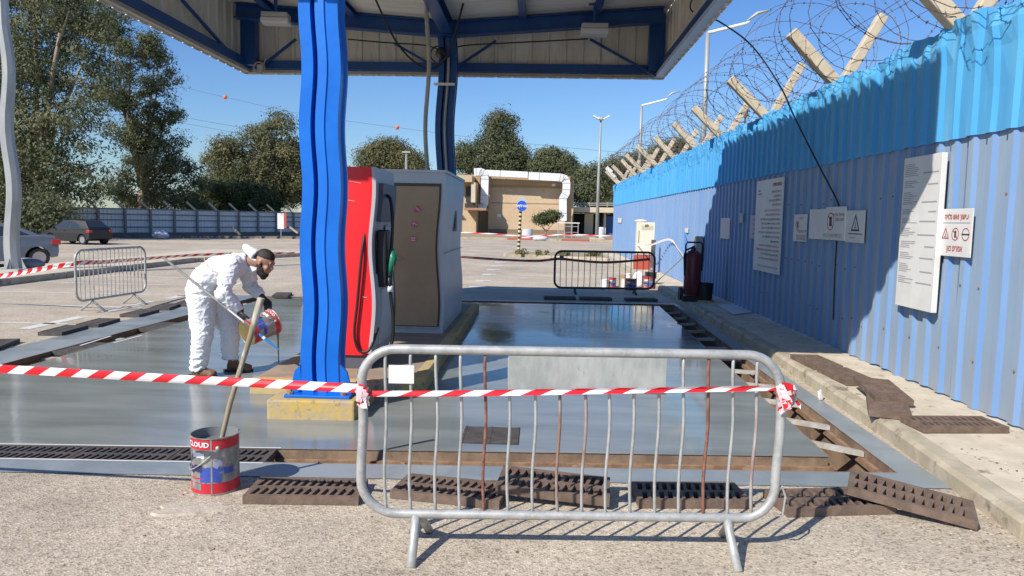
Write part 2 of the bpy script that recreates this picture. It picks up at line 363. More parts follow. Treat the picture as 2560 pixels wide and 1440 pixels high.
# ------------------------------------------------------------------ ground and painted slab
Souter = [(-6.25, 4.28), (2.66, 4.66), (2.84, 15.15), (-6.3, 14.75)]     # outer edge of the painted apron
Touter = [(-5.72, 4.56), (2.44, 4.93), (2.74, 14.95), (-5.66, 14.6)]     # drain trench, outside edge
Tinner = [(-5.39, 4.84), (2.10, 5.24), (2.39, 14.62), (-5.35, 14.28)]    # drain trench, inside edge
def ring(mb, a, b, z, mi=0):
    for i in range(4):
        j = (i+1) % 4; mb.quad((*a[i], z), (*a[j], z), (*b[j], z), (*b[i], z), mi)
g = MB(); inset = [(-6.15, 4.38), (2.58, 4.75), (2.76, 15.05), (-6.2, 14.65)]
big = [(-900, -300), (900, -300), (900, 1500), (-900, 1500)]
near = [(-20, -8), (20, -8), (20, 45), (-20, 45)]
ring(g, near, inset, 0); ring(g, big, near, 0)
struct('ground', g, A, loc=(0, 0, 0))
g = MB(); ring(g, Souter, Touter, .006); g.keep = False
struct('painted_apron', g, M_paint2, loc=(0, 0, 0))
g = MB(); n = 24
g.quad(*[(*p, .006) for p in Tinner])
struct('painted_floor', g, WET, loc=(0, 0, 0))
# trench: walls, floor, rusty ledge
g = MB(); dz = -.34
for P in (Touter, Tinner):
    for i in range(4):
        j = (i+1) % 4; g.quad((*P[i], .005), (*P[j], .005), (*P[j], dz), (*P[i], dz))
ring(g, Touter, Tinner, dz)
def lerp2(a, b, t): return (a[0]+(b[0]-a[0])*t, a[1]+(b[1]-a[1])*t)
def shrink(P, Q, w):
    return [lerp2(P[i], Q[i], w) for i in range(4)]
O2 = shrink(Touter, Tinner, .1); I2 = shrink(Tinner, Touter, .1)
ring(g, Touter, O2, -.066, 1); ring(g, Tinner, I2, -.066, 1)
for P in (O2, I2):
    for i in range(4):
        j = (i+1) % 4; g.quad((*P[i], -.066), (*P[j], -.066), (*P[j], -.11), (*P[i], -.11), 1)
O3 = shrink(Touter, Tinner, .025); I3 = shrink(Tinner, Touter, .025)   # rusty angle edge
for P, Q in ((Touter, O3), (Tinner, I3)): ring(g, P, Q, .007, 1)
struct('drain_trench', g, [M_pit, M_rust], loc=(0, 0, 0))
def trench_pt(side, t, w, z):   # side 0 front,1 right,2 far,3 left ; t along ; w 0 outer..1 inner
    i = side; j = (side+1) % 4
    a = lerp2(Touter[i], Touter[j], t); b = lerp2(Tinner[i], Tinner[j], t); p = lerp2(a, b, w); return (p[0], p[1], z)
g = MB()
def crossbar(side, t, wid, mi, z=-.07, h=.05):
    L = (Vector(Touter[(side+1) % 4])-Vector(Touter[side])).length; e = wid/L/2
    p = [trench_pt(side, t-e, .02, z), trench_pt(side, t+e, .02, z), trench_pt(side, t+e, .98, z), trench_pt(side, t-e, .98, z)]
    q = [(x, y, z-h) for x, y, z in p]
    g.add(p+q, [(0,1,2,3),(7,6,5,4),(0,4,5,1),(1,5,6,2),(2,6,7,3),(3,7,4,0)], mi)
for t in (.515, .595, .675, .755, .835, .915): crossbar(0, t, .03, 1)
for t in (.055, .125, .2, .275, .35, .43, .51, .59, .67, .75, .83, .91): crossbar(1, t, .045, 0, -.02, .04)
for k in range(1, 14): crossbar(3, k/14.2, .12, 0, -.05, .12)
struct('drain_brackets', g, [M_support, M_rust], loc=(0, 0, 0))
# a rusty rail and old pipe seen inside the open front run
g = MB(); a = trench_pt(0, .48, .9, -.13); b = trench_pt(0, .985, .9, -.13); g.tube([a, b], .022, 8); 
a = trench_pt(0, .48, .8, -.25); b = trench_pt(0, .985, .8, -.25); g.tube([a, b], .03, 8)
struct('drain_rail', g, mat('orange rust', (.34, .2, .11), (.22, .13, .08), sc=6, rough=.9))

# pavement on the right, with a kerb
g = MB()
kp = [(2.42, -1), (2.50, 2.0), (2.60, 3.9), (2.74, 5.9), (2.86, 9), (2.90, 15), (2.92, 28), (2.95, 37)]
for i in range(len(kp)-1):
    (xa, ya), (xb, yb) = kp[i], kp[i+1]
    g.quad((xa+.14, ya, .122), (xb+.14, yb, .122), (4.3, yb, .13), (4.3, ya, .13), 0)
struct('pavement', g, M_conc, loc=(0, 0, 0))
g = MB(); 
def kerbrun(mb, pts, w, h, step=1.0, side=1):
    for i in range(len(pts)-1):
        a = Vector((*pts[i], 0)); b = Vector((*pts[i+1], 0)); d = (b-a); L = d.length; d.normalize(); nrm = Vector((d.y, -d.x, 0))*side
        m = max(1, round(L/step))
        for k in range(m):
            p = a+d*(L*k/m+.006); q = a+d*(L*(k+1)/m-.006); jz = random.uniform(-.006, .006); o = nrm*random.uniform(-.006, .006)
            v = []
            for z, off in ((-.05, 0), (h-.03+jz, .004), (h+jz, .03)):
                v += [p+o+nrm*off+Vector((0,0,z)), q+o+nrm*off+Vector((0,0,z))]
            v += [p+nrm*w+Vector((0,0,h+jz)), q+nrm*w+Vector((0,0,h+jz)), p+nrm*w+Vector((0,0,-.05)), q+nrm*w+Vector((0,0,-.05))]
            mb.add([tuple(x) for x in v], [(0,1,3,2),(2,3,5,4),(4,5,7,6),(6,7,9,8),(0,2,4,6,8),(1,9,7,5,3)], 0)
kerbrun(g, kp, .15, .125, 1.0)
struct('pavement_kerb', g, M_kerb, loc=(0, 0, 0))
# raised median on the left with lamp post
g = MB()
mp_ = [(-11.72, 7.0), (-11.68, 24.5), (-9.3, 30.2), (-9.0, 31.2), (-13.9, 31.2), (-14.1, 7.0)]
g.prism(mp_, -.05, .14)
struct('raised_median', g, M_conc, loc=(0, 0, 0))
g = MB(); kerbrun(g, [(-11.60, 7.0), (-11.56, 24.5), (-9.2, 30.2)], .12, .15, 1.0, -1)
struct('median_kerb', g, M_kerb, loc=(0, 0, 0))
# little planted island in the car park behind the sign
g = MB(); g.prism([(-1.5, 33.0), (2.9, 31.0), (2.9, 36.0), (-1.2, 35.0)], -.05, .12)
struct('planting_island', g, M_soil, loc=(0, 0, 0))
g = MB(); kerbrun(g, [(-1.6, 33.1), (2.9, 30.9)], .12, .13, 1.0, -1); struct('island_kerb', g, M_kerb, loc=(0, 0, 0))
# parking bay lines
g = MB()
def line(x0, x1, y0, y1, z=.004): g.quad((x0, y0, z), (x1, y0, z), (x1, y1, z), (x0, y1, z))
for y in (8.42, 10.45, 12.5, 14.47, 16.55, 18.6, 20.7, 22.8, 24.9): line(-11.5, -6.85, y-.05, y+.05)
for y0, y1 in ((9.9, 11.25), (11.75, 13.4), (13.9, 14.6), (16.9, 17.6)): line(-7.22, -7.03, y0, y1)
for y in (17.6, 19.5, 21.85, 23.95, 25.9, 28.0): line(-1.45, 2.7, y-.05, y+.05)
for y in (17.5, 19.35, 21.7, 23.8, 25.75, 27.9): line(-1.68, -1.28, y, y+.55)
for y in (38, 42, 46, 51): line(-9, 3.0, y-.06, y+.06)
for y in (33.5, 37.5): line(-22, -14.6, y-.06, y+.06)
struct('bay_lines', g, M_white_line, loc=(0, 0, 0))
g = MB()     # spilt pale patch by the bucket, irregular outline
c = onz(470, 1275); pts = []
for k in range(22):
    w = 2*PI*k/22; r = 1+.22*math.sin(3*w+1)+.12*math.sin(5*w)
    pts.append((c.x+.17*r*math.cos(w)+.04*math.sin(w), c.y+.085*r*math.sin(w)))
g.add([(x, y, .012) for x, y in pts]+[(c.x+(x-c.x)*1.06, c.y+(y-c.y)*1.08, 0) for x, y in pts], [tuple(range(22))]+[(k, 22+k, 22+(k+1) % 22, (k+1) % 22) for k in range(22)])
struct('spill_patch', g, M_patch)
# far car park edge kerb
g = MB()
for k in range(12):
    x0 = -18+k*2.2
    g.box(x0+.01, x0+2.19, 60.0, 60.25, 0, .16, k % 2 if k > 6 else 0)
struct('far_kerb', g, [M_kerb, mat('red kerb', (.4, .1, .07), rough=.8)])
g = MB(); g.quad((-30, 60.25, .15), (9, 60.25, .15), (9, 120, .2), (-30, 120, .2)); struct('far_verge', g, M_soil, loc=(0, 0, 0))
# pump island
g = MB()
isl = [(-2.62, 6.62), (-1.30, 6.62), (-1.08, 6.95), (-1.08, 13.2), (-2.62, 13.2)]
g.prism(isl, -.02, .135); 
struct('pump_island', g, mat('island concrete', (.33, .25, .18), (.26, .2, .15), sc=3, rough=.9, bump=.3, bsc=25), loc=(0, 0, 0))
g = MB()
kk = [(-2.64, 6.60), (-1.28, 6.60), (-1.05, 6.94), (-1.05, 13.2)]
kerbrun(g, kk, .12, .145, .9, -1)
struct('island_curb', g, M_yellow, loc=(0, 0, 0))

g = MB(); rl = random.Random(4)                                     # leaf litter and chips gathered along the kerb foot and on the pavement edge
for q in range(420):
    if q < 260:
        y = rl.uniform(2.6, 4.6); x = 2.5+.06*y-rl.random()**2*.55-.05; z = .002
    elif q < 360: y = rl.uniform(3.0, 9); x = 2.95+rl.random()**2*.3; z = .128
    else: x = rl.uniform(-3, 2.4); y = rl.uniform(3.0, 4.4); z = .002
    r = rl.uniform(.004, .013); a = rl.uniform(0, 6); h = r*rl.uniform(.2, .8)
    v = [(x+r*rl.uniform(.6, 1.4)*math.cos(a+k*2.1), y+r*math.sin(a+k*2.1), z) for k in range(3)]+[(x, y, z+h)]
    g.add(v, [(0, 1, 3), (1, 2, 3), (2, 0, 3)], rl.choice((0, 0, 1)))
tag(g.build('leaf_litter', [mat('brown litter', (.16, .1, .06), rough=.95), mat('pale chips', (.5, .43, .34), rough=.95)], loc=(0, 0, 0)), 'brown leaf litter and stone chips along the kerb foot', 'litter', None, 'stuff')

# ------------------------------------------------------------------ blue corrugated fence
WX = 3.72
fence = thing('perimeter_fence', 'tall blue corrugated metal fence along the pavement, cyan strip above violet blue sheets', 'fence', (WX, 20, .1))
def corr_profile(y0, y1, pitch, depth, rib=.07, slope=.03):
    out = []; y = y0
    while y < y1:
        out += [(y, 0, 0), (y+pitch-rib-2*slope, 0, 1), (y+pitch-rib-slope, -depth, 0), (y+pitch-slope, -depth, 1)]; y += pitch
    return out
def corr(mb, prof, levels, xoff, jit):
    rows = []
    for li, z in enumerate(levels):
        rows.append([(WX+xoff+dx+jit(y, li)[0], y, z+jit(y, li)[1]) for y, dx, _ in prof])
    n = len(prof); vs = [p for r in rows for p in r]; fs = []; 
    for i in range(len(levels)-1):
        for k in range(n-1): fs.append((i*n+k, i*n+k+1, (i+1)*n+k+1, (i+1)*n+k))
    o = len(mb.v); mb.add(vs, fs)
    for q in range(len(fs)):
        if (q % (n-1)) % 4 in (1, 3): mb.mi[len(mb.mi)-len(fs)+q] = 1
prof = corr_profile(.4, 37.4, .272, .034)
g = MB(); g.keep = True
def jl(y, li):
    a = mnoise.noise((y*.8, li*3.1, 0)); 
    return (.012*a, (-.02+.03*mnoise.noise((y*2.3, 5, 0))) if li == 0 else 0)
corr(g, prof, [.16, .8, 1.4, 2.0, 2.47], 0, jl)
g.build('lower_panel', [M_low, M_lowrib], fence, world=True)
g = MB()
for k in range(3, 136, 4):                                           # overlapping sheet edges
    y = .4+.272*k
    if y < 37: g.quad((WX-.004, y+.02, .17), (WX-.004, y+.026, .17), (WX-.010, y+.026, 2.45), (WX-.010, y+.02, 2.45))
g.keep = True; tag(g.build('sheet_seams', mat('seam shade', (.10, .14, .26), rough=.8), fence, world=True), kind='stuff')
g = MB(); g.keep = True
def ju(y, li):
    k = {0: (.006, .012), 1: (.008, 0), 2: (.018, 0), 3: (.05, .035), 4: (.075, .05)}[li]
    a = mnoise.noise((y*2.6, li*7.7, 1)); b = mnoise.noise((y*5.3, li*2.9, 4)); c_ = mnoise.noise((y*1.1, 3, li))
    return (k[0]*(a+b*.8)-(.02 if li == 3 else 0), k[1]*(b+c_))
corr(g, prof, [2.44, 2.8, 3.12, 3.3, 3.46], -.032, ju)
g.build('upper_panel', [M_up, M_uprib], fence, world=True)
sc0 = None
for y, dx, e in prof[2::4]:                                          # rusty screw heads
    for z in (.55, 1.15, 1.95):
        if 4 < y < 13 and random.random() < .55:
            if sc0 is None: g = MB(); g.tube([(0, 0, 0), (-.009, 0, 0)], .011, 6); q = sc0 = g.build('screw', M_rust, fence)
            else: q = sc0.copy(); COL.objects.link(q)
            q.location = (-.034, y+.03-20, z+random.uniform(-.03, .03)-.1)
names = ['nearest', 'second nearest', 'third nearest', 'fourth nearest', 'fifth nearest', 'sixth nearest', 'seventh nearest', 'eighth nearest', 'ninth nearest', 'tenth nearest', 'farthest']
proto = None
for k in range(11):
    y = 7.05+2.9*k
    lab = names[k]+' concrete Y post holding razor wire above the blue fence'
    if proto is None:
        proto = thing('fence_post', lab, 'post', (3.83, y, 0), 0, 'concrete Y posts along the blue fence')
        b = MB(); b.box(-.05, .07, -.06, .06, .05, 3.42); b.build('shaft', M_post, proto, bev=.01)
        for (tx, tz, r) in ((-.68, .68, .07), (.5, .92, .062)):
            b = MB(); d = Vector((tx, 0, tz)); Mx = align((0, 0, 3.40), Vector((tx, 0, 3.40+tz)))
            b.prism([(-r, -r), (r, -r), (r, r), (-r, r)], -.02, d.length, M=Mx); b.build('arm', M_post, proto, bev=.012)
    else:
        p = dup(proto, (3.83+random.uniform(-.01, .01), y+random.uniform(-.08, .08), random.uniform(-.03, .03)), (random.uniform(-.02, .02), random.uniform(-.025, .025), random.uniform(-.06, .06)), lab)
# razor wire coils
def coil(name, label, cx, cz, R, pitch, y0, y1, seed, r=.0038):
    rnd = random.Random(seed); g = MB(); n = int((y1-y0)/pitch); pts = []
    ph = rnd.random()*6
    for k in range(n*18):
        t = k/18; w = 2*PI*t+ph; tn = mnoise.noise((t*.35, seed, 0)); tm = mnoise.noise((t*.9, seed, 9))
        rr = R*(1+.42*tn+.16*tm); lean = 1.1*math.sin(w*.5+tn*5)+.5*math.sin(w+tn*3)
        pts.append(Vector((cx+rr*math.cos(w)*1.15+.1*tn, y0+pitch*t+.25*lean+.12*tm, cz+rr*math.sin(w)*.95)))
    g.tube(pts, r, 4)
    for i in range(0, len(pts)-1, 1):
        for f in (.2, .7):
            p = pts[i].lerp(pts[i+1], f); 
            if p.y > 20 and f > .5: continue
            d = (pts[i+1]-pts[i]).normalized(); a = Vector((rnd.uniform(-1, 1), rnd.uniform(-1, 1), rnd.uniform(-1, 1))).normalized()
            e = d.cross(a)*.024; h = d*.012
            g.add([p-e, p+h, p+e, p-h], [(0, 1, 2, 3)])
    g.keep = True
    return tag(g.build(name, M_wire), label, 'razor wire')
coil('razor_wire', 'large rusty razor wire coil looped along the post arms above the blue fence', 3.74, 4.14, .66, .50, 4.6, 37, 3)
coil('razor_wire', 'smaller tighter razor wire coil lying low between the Y post arms', 3.78, 3.92, .46, .95, 5.0, 36, 11)
g = MB()
for tx, tz, f in ((-.68, .68, .97), (-.68, .68, .6), (.5, .92, .97), (.5, .92, .62)):
    pts = [(3.79+tx*f, 4.3+.5*k, 3.4+tz*f+.02*mnoise.noise((k, f*9, tx))) for k in range(65)]
    g.tube(pts, .003, 4)
g.keep = True
tag(g.build('barbed_wire', M_wire), 'thin straight barbed wire strands strung from arm to arm above the fence', 'wire')

# ------------------------------------------------------------------ signs on the fence
def board(name, label, px, z_mode, th, txt, grp=None, X=WX-.045, cat='sign', mats=None, tilt=0):
    # px: (left, top, right, bottom) as surveyed on the fence plane; local x runs along the fence towards the viewer
    a = onx(px[0], px[1], X); b = onx(px[2], px[3], X); xa = onx(px[0], (px[1]+px[3])/2, X).y; xb = onx(px[2], (px[1]+px[3])/2, X).y
    za = onx((px[0]+px[2])/2, px[1], X).z; zb = onx((px[0]+px[2])/2, px[3], X).z
    w = xa-xb; h = za-zb
    o = thing(name, label, cat, (X, (xa+xb)/2, zb), -PI/2, grp); o.rotation_euler = (tilt, 0, -PI/2)
    g = MB(); g.box(-w/2, w/2, -th, 0, 0, h); g.build('panel', (mats or [M_board])[0], o, bev=.003)
    g = MB(); txt(g, w, h, th)
    if g.v: g.keep = True; g.build('print', [M_ink, M_inkred, M_inkgreen, M_inkgrey], o)
    return o
def face(x, z, th): return Matrix.Translation((x, -th-.002, z)) @ Matrix.Rotation(PI/2, 4, 'X')
def lines(g, w, h, th, rows, size, x1=.46, mi=0):
    rnd = random.Random(len(rows)*7+int(w*100))
    words = ['הוראות', 'בטיחות', 'אסור', 'לעשן', 'יש', 'לכבות', 'מנוע', 'בזמן', 'תדלוק', 'הרכב', 'במקרה', 'שריפה', 'חובה', 'לדווח', 'אחראי', 'תחנה', 'דלק', 'ציוד']
    for z, length, m in rows:
        s = ''
        while len(s)*size*.5 < length*w: s += (' ' if s else '')+rnd.choice(words)
        text(s, size, face(w*x1, h*z, th), g, m, True, 'RIGHT', sx=1.0)
def t_price(g, w, h, th):
    rnd = random.Random(5)
    z = .95
    while z > .2:
        for q in range(rnd.randint(3, 7)):
            l = rnd.uniform(.18, .42)*w; x0 = -.45*w; g.add([(x0, z*h, 0), (x0+l, z*h, 0), (x0+l, z*h+.007, 0), (x0, z*h+.007, 0)], [(0, 1, 2, 3)], 3, Matrix.Translation((0, -th-.002, 0)) @ Matrix(((1,0,0,0),(0,0,1,0),(0,1,0,0),(0,0,0,1))))
            z -= .0125
        l = rnd.uniform(.2, .45)*w; zz = (z+.02)*h
        g.add([(.45*w-l, zz, 0), (.45*w, zz, 0), (.45*w, zz+.012, 0), (.45*w-l, zz+.012, 0)], [(0, 1, 2, 3)], 3, Matrix.Translation((0, -th-.002, 0)) @ Matrix(((1,0,0,0),(0,0,1,0),(0,1,0,0),(0,0,0,1))))
        z -= .025
FM = lambda th: Matrix.Translation((0, -th-.002, 0)) @ Matrix(((1,0,0,0),(0,0,1,0),(0,1,0,0),(0,0,0,1)))
def bar(g, x0, x1, z0, z1, th, mi): g.add([(x0, z0, 0), (x1, z0, 0), (x1, z1, 0), (x0, z1, 0)], [(0, 1, 2, 3)], mi, FM(th))
def circ(g, cx, cz, r, t, th, mi, slash=True, n=24):
    v = []
    for k in range(n):
        w = 2*PI*k/n; v += [(cx+r*math.cos(w), cz+r*math.sin(w), 0), (cx+(r-t)*math.cos(w), cz+(r-t)*math.sin(w), 0)]
    g.add(v, [(2*k, 2*k+1, (2*k+3) % (2*n), (2*k+2) % (2*n)) for k in range(n)], mi, FM(th))
    if slash:
        d = r*.7; e = t*.4; g.add([(cx-d-e, cz+d-e, 0), (cx-d+e, cz+d+e, 0), (cx+d+e, cz-d+e, 0), (cx+d-e, cz-d-e, 0)], [(0, 1, 2, 3)], mi, FM(th+.001))
def tri(g, cx, cz, r, th, mi, mi2=0):
    P = [(cx+r*math.cos(PI/2+k*2*PI/3), cz+r*math.sin(PI/2+k*2*PI/3)) for k in range(3)]; Q = [(cx+r*.7*math.cos(PI/2+k*2*PI/3), cz+r*.7*math.sin(PI/2+k*2*PI/3)) for k in range(3)]
    g.add([(*p, 0) for p in P+Q], [(k, (k+1) % 3, 3+(k+1) % 3, 3+k) for k in range(3)], mi, FM(th))
    g.add([(cx-.05*r, cz-.12*r, 0), (cx+.1*r, cz-.1*r, 0), (cx, cz+.4*r, 0)], [(0, 1, 2)], mi2, FM(th)); bar(g, cx-.2*r, cx+.2*r, cz-.25*r, cz-.16*r, th, mi2)
board('notice_board', 'tall white notice board of faint small print, half in shadow on the blue fence', (2262, 391, 2356, 775), 0, .05, t_price, X=WX-.05, cat='notice board')
def t_forbid(g, w, h, th):
    text('עישון ואש גלויה', h*.155, face(0, h*.83, th), g, 1, True, sx=.62*w/h/.78, thick=.002)
    bar(g, -.44*w, .44*w, h*.70, h*.715, th, 3)
    circ(g, .32*w, .47*h, .135*h, .02*h, th, 1, False); bar(g, .20*w, .44*w, .455*h, .485*h, th, 0)
    circ(g, 0, .47*h, .135*h, .02*h, th, 1); bar(g, -.03*w, .03*w, .40*h, .54*h, th, 0)
    tri(g, -.32*w, .45*h, .165*h, th, 1)
    text('אסורים כאן', h*.175, face(0, h*.165, th), g, 1, True, sx=.72, thick=.002)
board('prohibition_sign', 'square white Hebrew sign with three warning symbols beside the tall notice board', (2353, 522, 2432, 642), 0, .008, t_forbid)
def t_rules(g, w, h, th):
    text('הוראות תדלוק', .075, face(.46*w, h*.935, th), g, 1, True, 'RIGHT', thick=.002)
    lines(g, w, h, th, [(.86, .3, 0), (.815, .25, 0), (.77, .35, 0), (.725, .25, 0)], .055)
    lines(g, w, h, th, [(.665, .62, 1), (.62, .55, 1), (.57, .72, 0), (.525, .6, 0), (.478, .66, 0), (.43, .74, 0), (.383, .62, 0), (.335, .22, 0), (.285, .66, 1), (.24, .78, 1), (.195, .6, 0), (.145, .8, 1), (.06, .74, 3)], .05)
    bar(g, -.42*w, -.33*w, h*.88, h*.895, th, 2); bar(g, -.44*w, -.27*w, h*.845, h*.858, th, 2)
board('rules_board', 'narrow tall white board of Hebrew instructions hanging in the shaded part of the blue fence', (1890, 449, 1956, 682), 0, .02, t_rules, cat='notice board')
def t_nophone(g, w, h, th):
    text('אין לעשן', h*.12, face(.1*w, h*.86, th), g, 1, True); circ(g, -.2*w, .6*h, .17*h, .025*h, th, 1); bar(g, -.24*w, -.16*w, .52*h, .7*h, th, 0)
    lines(g, w, h, th, [(.38, .4, 1), (.2, .6, 1), (.1, .5, 0)], .05)
board('warning_sign', 'small white sign with red round prohibition, right after the tall rules board', (1985, 536, 2018, 604), 0, .006, t_nophone)
board('warning_sign', 'plain blank white panel partly covered by the next sign', (2024, 523, 2066, 598), 0, .006, lambda g, w, h, t: None)
def t_circle(g, w, h, th):
    circ(g, -.2*w, .56*h, .27*h, .03*h, th, 1); bar(g, -.26*w, -.14*w, .42*h, .7*h, th, 0)
    lines(g, w, h, th, [(.76, .3, 0), (.62, .28, 1)], .06); lines(g, w, h, th, [(.14, .7, 3)], .07, .4)
board('warning_sign', 'white sign with large red circle overlapping the blank white panel', (2066, 517, 2116, 601), 0, .02, t_circle, X=WX-.05)
def t_tri(g, w, h, th):
    tri(g, .02*w, .54*h, .36*h, th, 0, 0); bar(g, -.34*w, .4*w, .26*h, .29*h, th, 0); text('זהירות', h*.11, face(-.1*w, h*.15, th), g, 2, True)
board('warning_sign', 'white sign with black triangle and green word, nearest of the shaded small signs', (2116, 526, 2163, 607), 0, .006, t_tri)
board('warning_sign', 'small pinkish white sheet at the far end of the shaded signs', (1802, 545, 1825, 597), 0, .006, lambda g, w, h, t: None, mats=[mat('pinkish sheet', (.66, .57, .56), rough=.6)])
board('paper_note', 'tiny torn paper note on the shaded fence between two signs', (1848, 533, 1858, 557), 0, .004, lambda g, w, h, t: None, mats=[mat('greyish paper', (.4, .43, .46), rough=.7)], cat='note')
board('warning_sign', 'small grey printed sheet just left of the tall rules board', (1875, 538, 1898, 597), 0, .006, lambda g, w, h, t: lines(g, w, h, t, [(.8, .6, 0), (.6, .5, 0), (.4, .6, 0), (.2, .55, 0)], .06), mats=[mat('grey sheet', (.45, .45, .44), rough=.6)])
for q, (x, y) in enumerate(((1712, 570), (1545, 545))):
    board('paper_note', ['white paper scrap stuck on the sunlit fence near the shadow edge', 'faded paper scrap at the far end of the blue fence'][q], (x, y, x+9, y+12), 0, .004, lambda g, w, h, t: None, cat='note', X=WX-.05)

# ------------------------------------------------------------------ canopy
XL, XR, YN, YF, ZB, ZT = -5.30, 2.09, 5.25, 13.3, 4.19, 5.28
XM = (XL+XR)/2
can = thing('canopy', 'blue steel fuel station canopy with cream fascia sheets, open butterfly roof', 'canopy', (XM, (YN+YF)/2, ZB))
zr = lambda x: 4.90 + .075*abs(x-XM)
g = MB()                                                             # roof sheets, one per joint
ny = 8
for k in range(ny):
    ya = YN+.05+(YF-YN-.1)*k/ny; yb = ya+(YF-YN-.1)/ny-.012
    for xa, xb in ((XL+.04, XM), (XM, XR-.04)):
        za, zb_ = zr(xa), zr(xb)
        g.add([(xa, ya, za), (xb, ya, zb_), (xb, yb, zb_), (xa, yb, za), (xa, ya, za+.04), (xb, ya, zb_+.04), (xb, yb, zb_+.04), (xa, yb, za+.04)],
              [(0,3,2,1),(4,5,6,7),(0,1,5,4),(1,2,6,5),(2,3,7,6),(3,0,4,7)])
g.box(XL+.03, XR-.03, YN+.04, YF-.04, 5.22, 5.25)
g.build('roof', M_sheet, can, world=True)
def fascia(mb, a, b, z0, z1, pitch=.30, rib=.045, dep=.03):
    a = Vector((*a, 0)); b = Vector((*b, 0)); d = (b-a); L = d.length; d.normalize(); nr = Vector((d.y, -d.x, 0)); s = 0; pr = []
    while s < L-.01:
        pr += [(s, 0), (min(L, s+pitch-rib-.03), 0), (min(L, s+pitch-rib-.015), dep), (min(L, s+pitch-.015), dep)]; s += pitch
    pr.append((L, 0)); n = len(pr)
    vs = [tuple(a+d*s+nr*o+Vector((0, 0, z))) for z in (z0, z1) for s, o in pr]
    mb.add(vs, [(k, k+1, n+k+1, n+k) for k in range(n-1)])
for a, b in (((XL, YF), (XR, YF)), ((XL, YN), (XL, YF)), ((XR, YF), (XR, YN)), ((XR, YN), (XL, YN))):
    g = MB(); g.keep = True; fascia(g, a, b, ZB-.06, ZT); o = g.build('fascia', M_fasc, can, world=True)
    s = o.modifiers.new('s', 'SOLIDIFY'); s.thickness = .006; s.offset = 0
g = MB()                                                             # bottom channel rails all round
g.box(XL+.05, XR-.05, YF-.14, YF-.02, ZB+.02, ZB+.16)
g.box(XL+.02, XL+.12, YN+.03, YF-.15, ZB+.03, ZB+.17); g.box(XR-.12, XR-.02, YN+.03, YF-.15, ZB+.03, ZB+.17); g.box(XL+.05, XR-.05, YN+.03, YN+.13, ZB+.02, ZB+.16)
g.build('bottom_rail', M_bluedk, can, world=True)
g = MB(); g.box(XR-.15, XR-.006, YN-.02, YF-.06, ZB-.035, ZB+.025); g.build('gutter', M_gutter, can, world=True)   # pale lips under the fascia
g = MB(); g.box(XL+.006, XL+.10, YN, YF-.06, ZB-.035, ZB+.025); g.build('gutter', M_conduit, can, world=True)
g = MB(); g.box(XL+.02, XR-.02, YF-.05, YF+.0, ZB-.03, ZB+.015); g.build('edge_trim', M_conduit, can, world=True)
def ibeam(mb, a, b, h, w, tf=.018, tw=.012):
    a = Vector(a); b = Vector(b); d = (b-a).normalized(); sd_ = d.cross(Vector((0, 0, 1))).normalized(); up = sd_.cross(d)
    for (c0, c1, e0, e1) in ((-w/2, w/2, -h/2, -h/2+tf), (-w/2, w/2, h/2-tf, h/2), (-tw/2, tw/2, -h/2+tf, h/2-tf)):
        v = [p+sd_*x+up*z for p in (a, b) for x, z in ((c0, e0), (c1, e0), (c1, e1), (c0, e1))]
        mb.add([tuple(q) for q in v], [(0,1,2,3),(7,6,5,4),(0,4,5,1),(1,5,6,2),(2,6,7,3),(3,7,4,0)])
Y2, Y1 = 12.55, 6.1
for Yb in (Y2, Y1):
    g = MB()
    for s in (XL+.14, XR-.14): ibeam(g, (XM, Yb, zr(XM)-.145), (s, Yb, zr(s)-.145), .24, .18)
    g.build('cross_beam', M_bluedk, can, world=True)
for xq in (XL+.75, XL+2.15, XM, XM+1.25, XM+2.45):
    g = MB(); big_ = xq == XM
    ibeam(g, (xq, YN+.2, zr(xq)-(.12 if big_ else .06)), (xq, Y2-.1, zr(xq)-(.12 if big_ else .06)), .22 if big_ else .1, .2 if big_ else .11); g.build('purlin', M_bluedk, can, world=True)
for xa, xb in ((XL+.1, XL+.24), (XR-.24, XR-.1)):
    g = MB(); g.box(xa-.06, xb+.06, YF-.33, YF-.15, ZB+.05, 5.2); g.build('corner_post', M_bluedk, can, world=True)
def brace(p, q, r=.028):
    g = MB(); g.tube([p, q], r, 4); g.build('brace', M_bluedk, can, world=True)
yb = YF-.2
for x0, z0, x1, z1 in ((740, 98, 655, 165), (985, 108, 1072, 158), (1240, 102, 1135, 172), (1475, 98, 1640, 190), (640, 20, 578, 140)):
    p = ony(x0, z0, yb); q = ony(x1, z1, yb)
    if x0 == 640: p = onx(455, 0, XL+.1); q = onx(590, 150, XL+.1)
    brace(p, q)
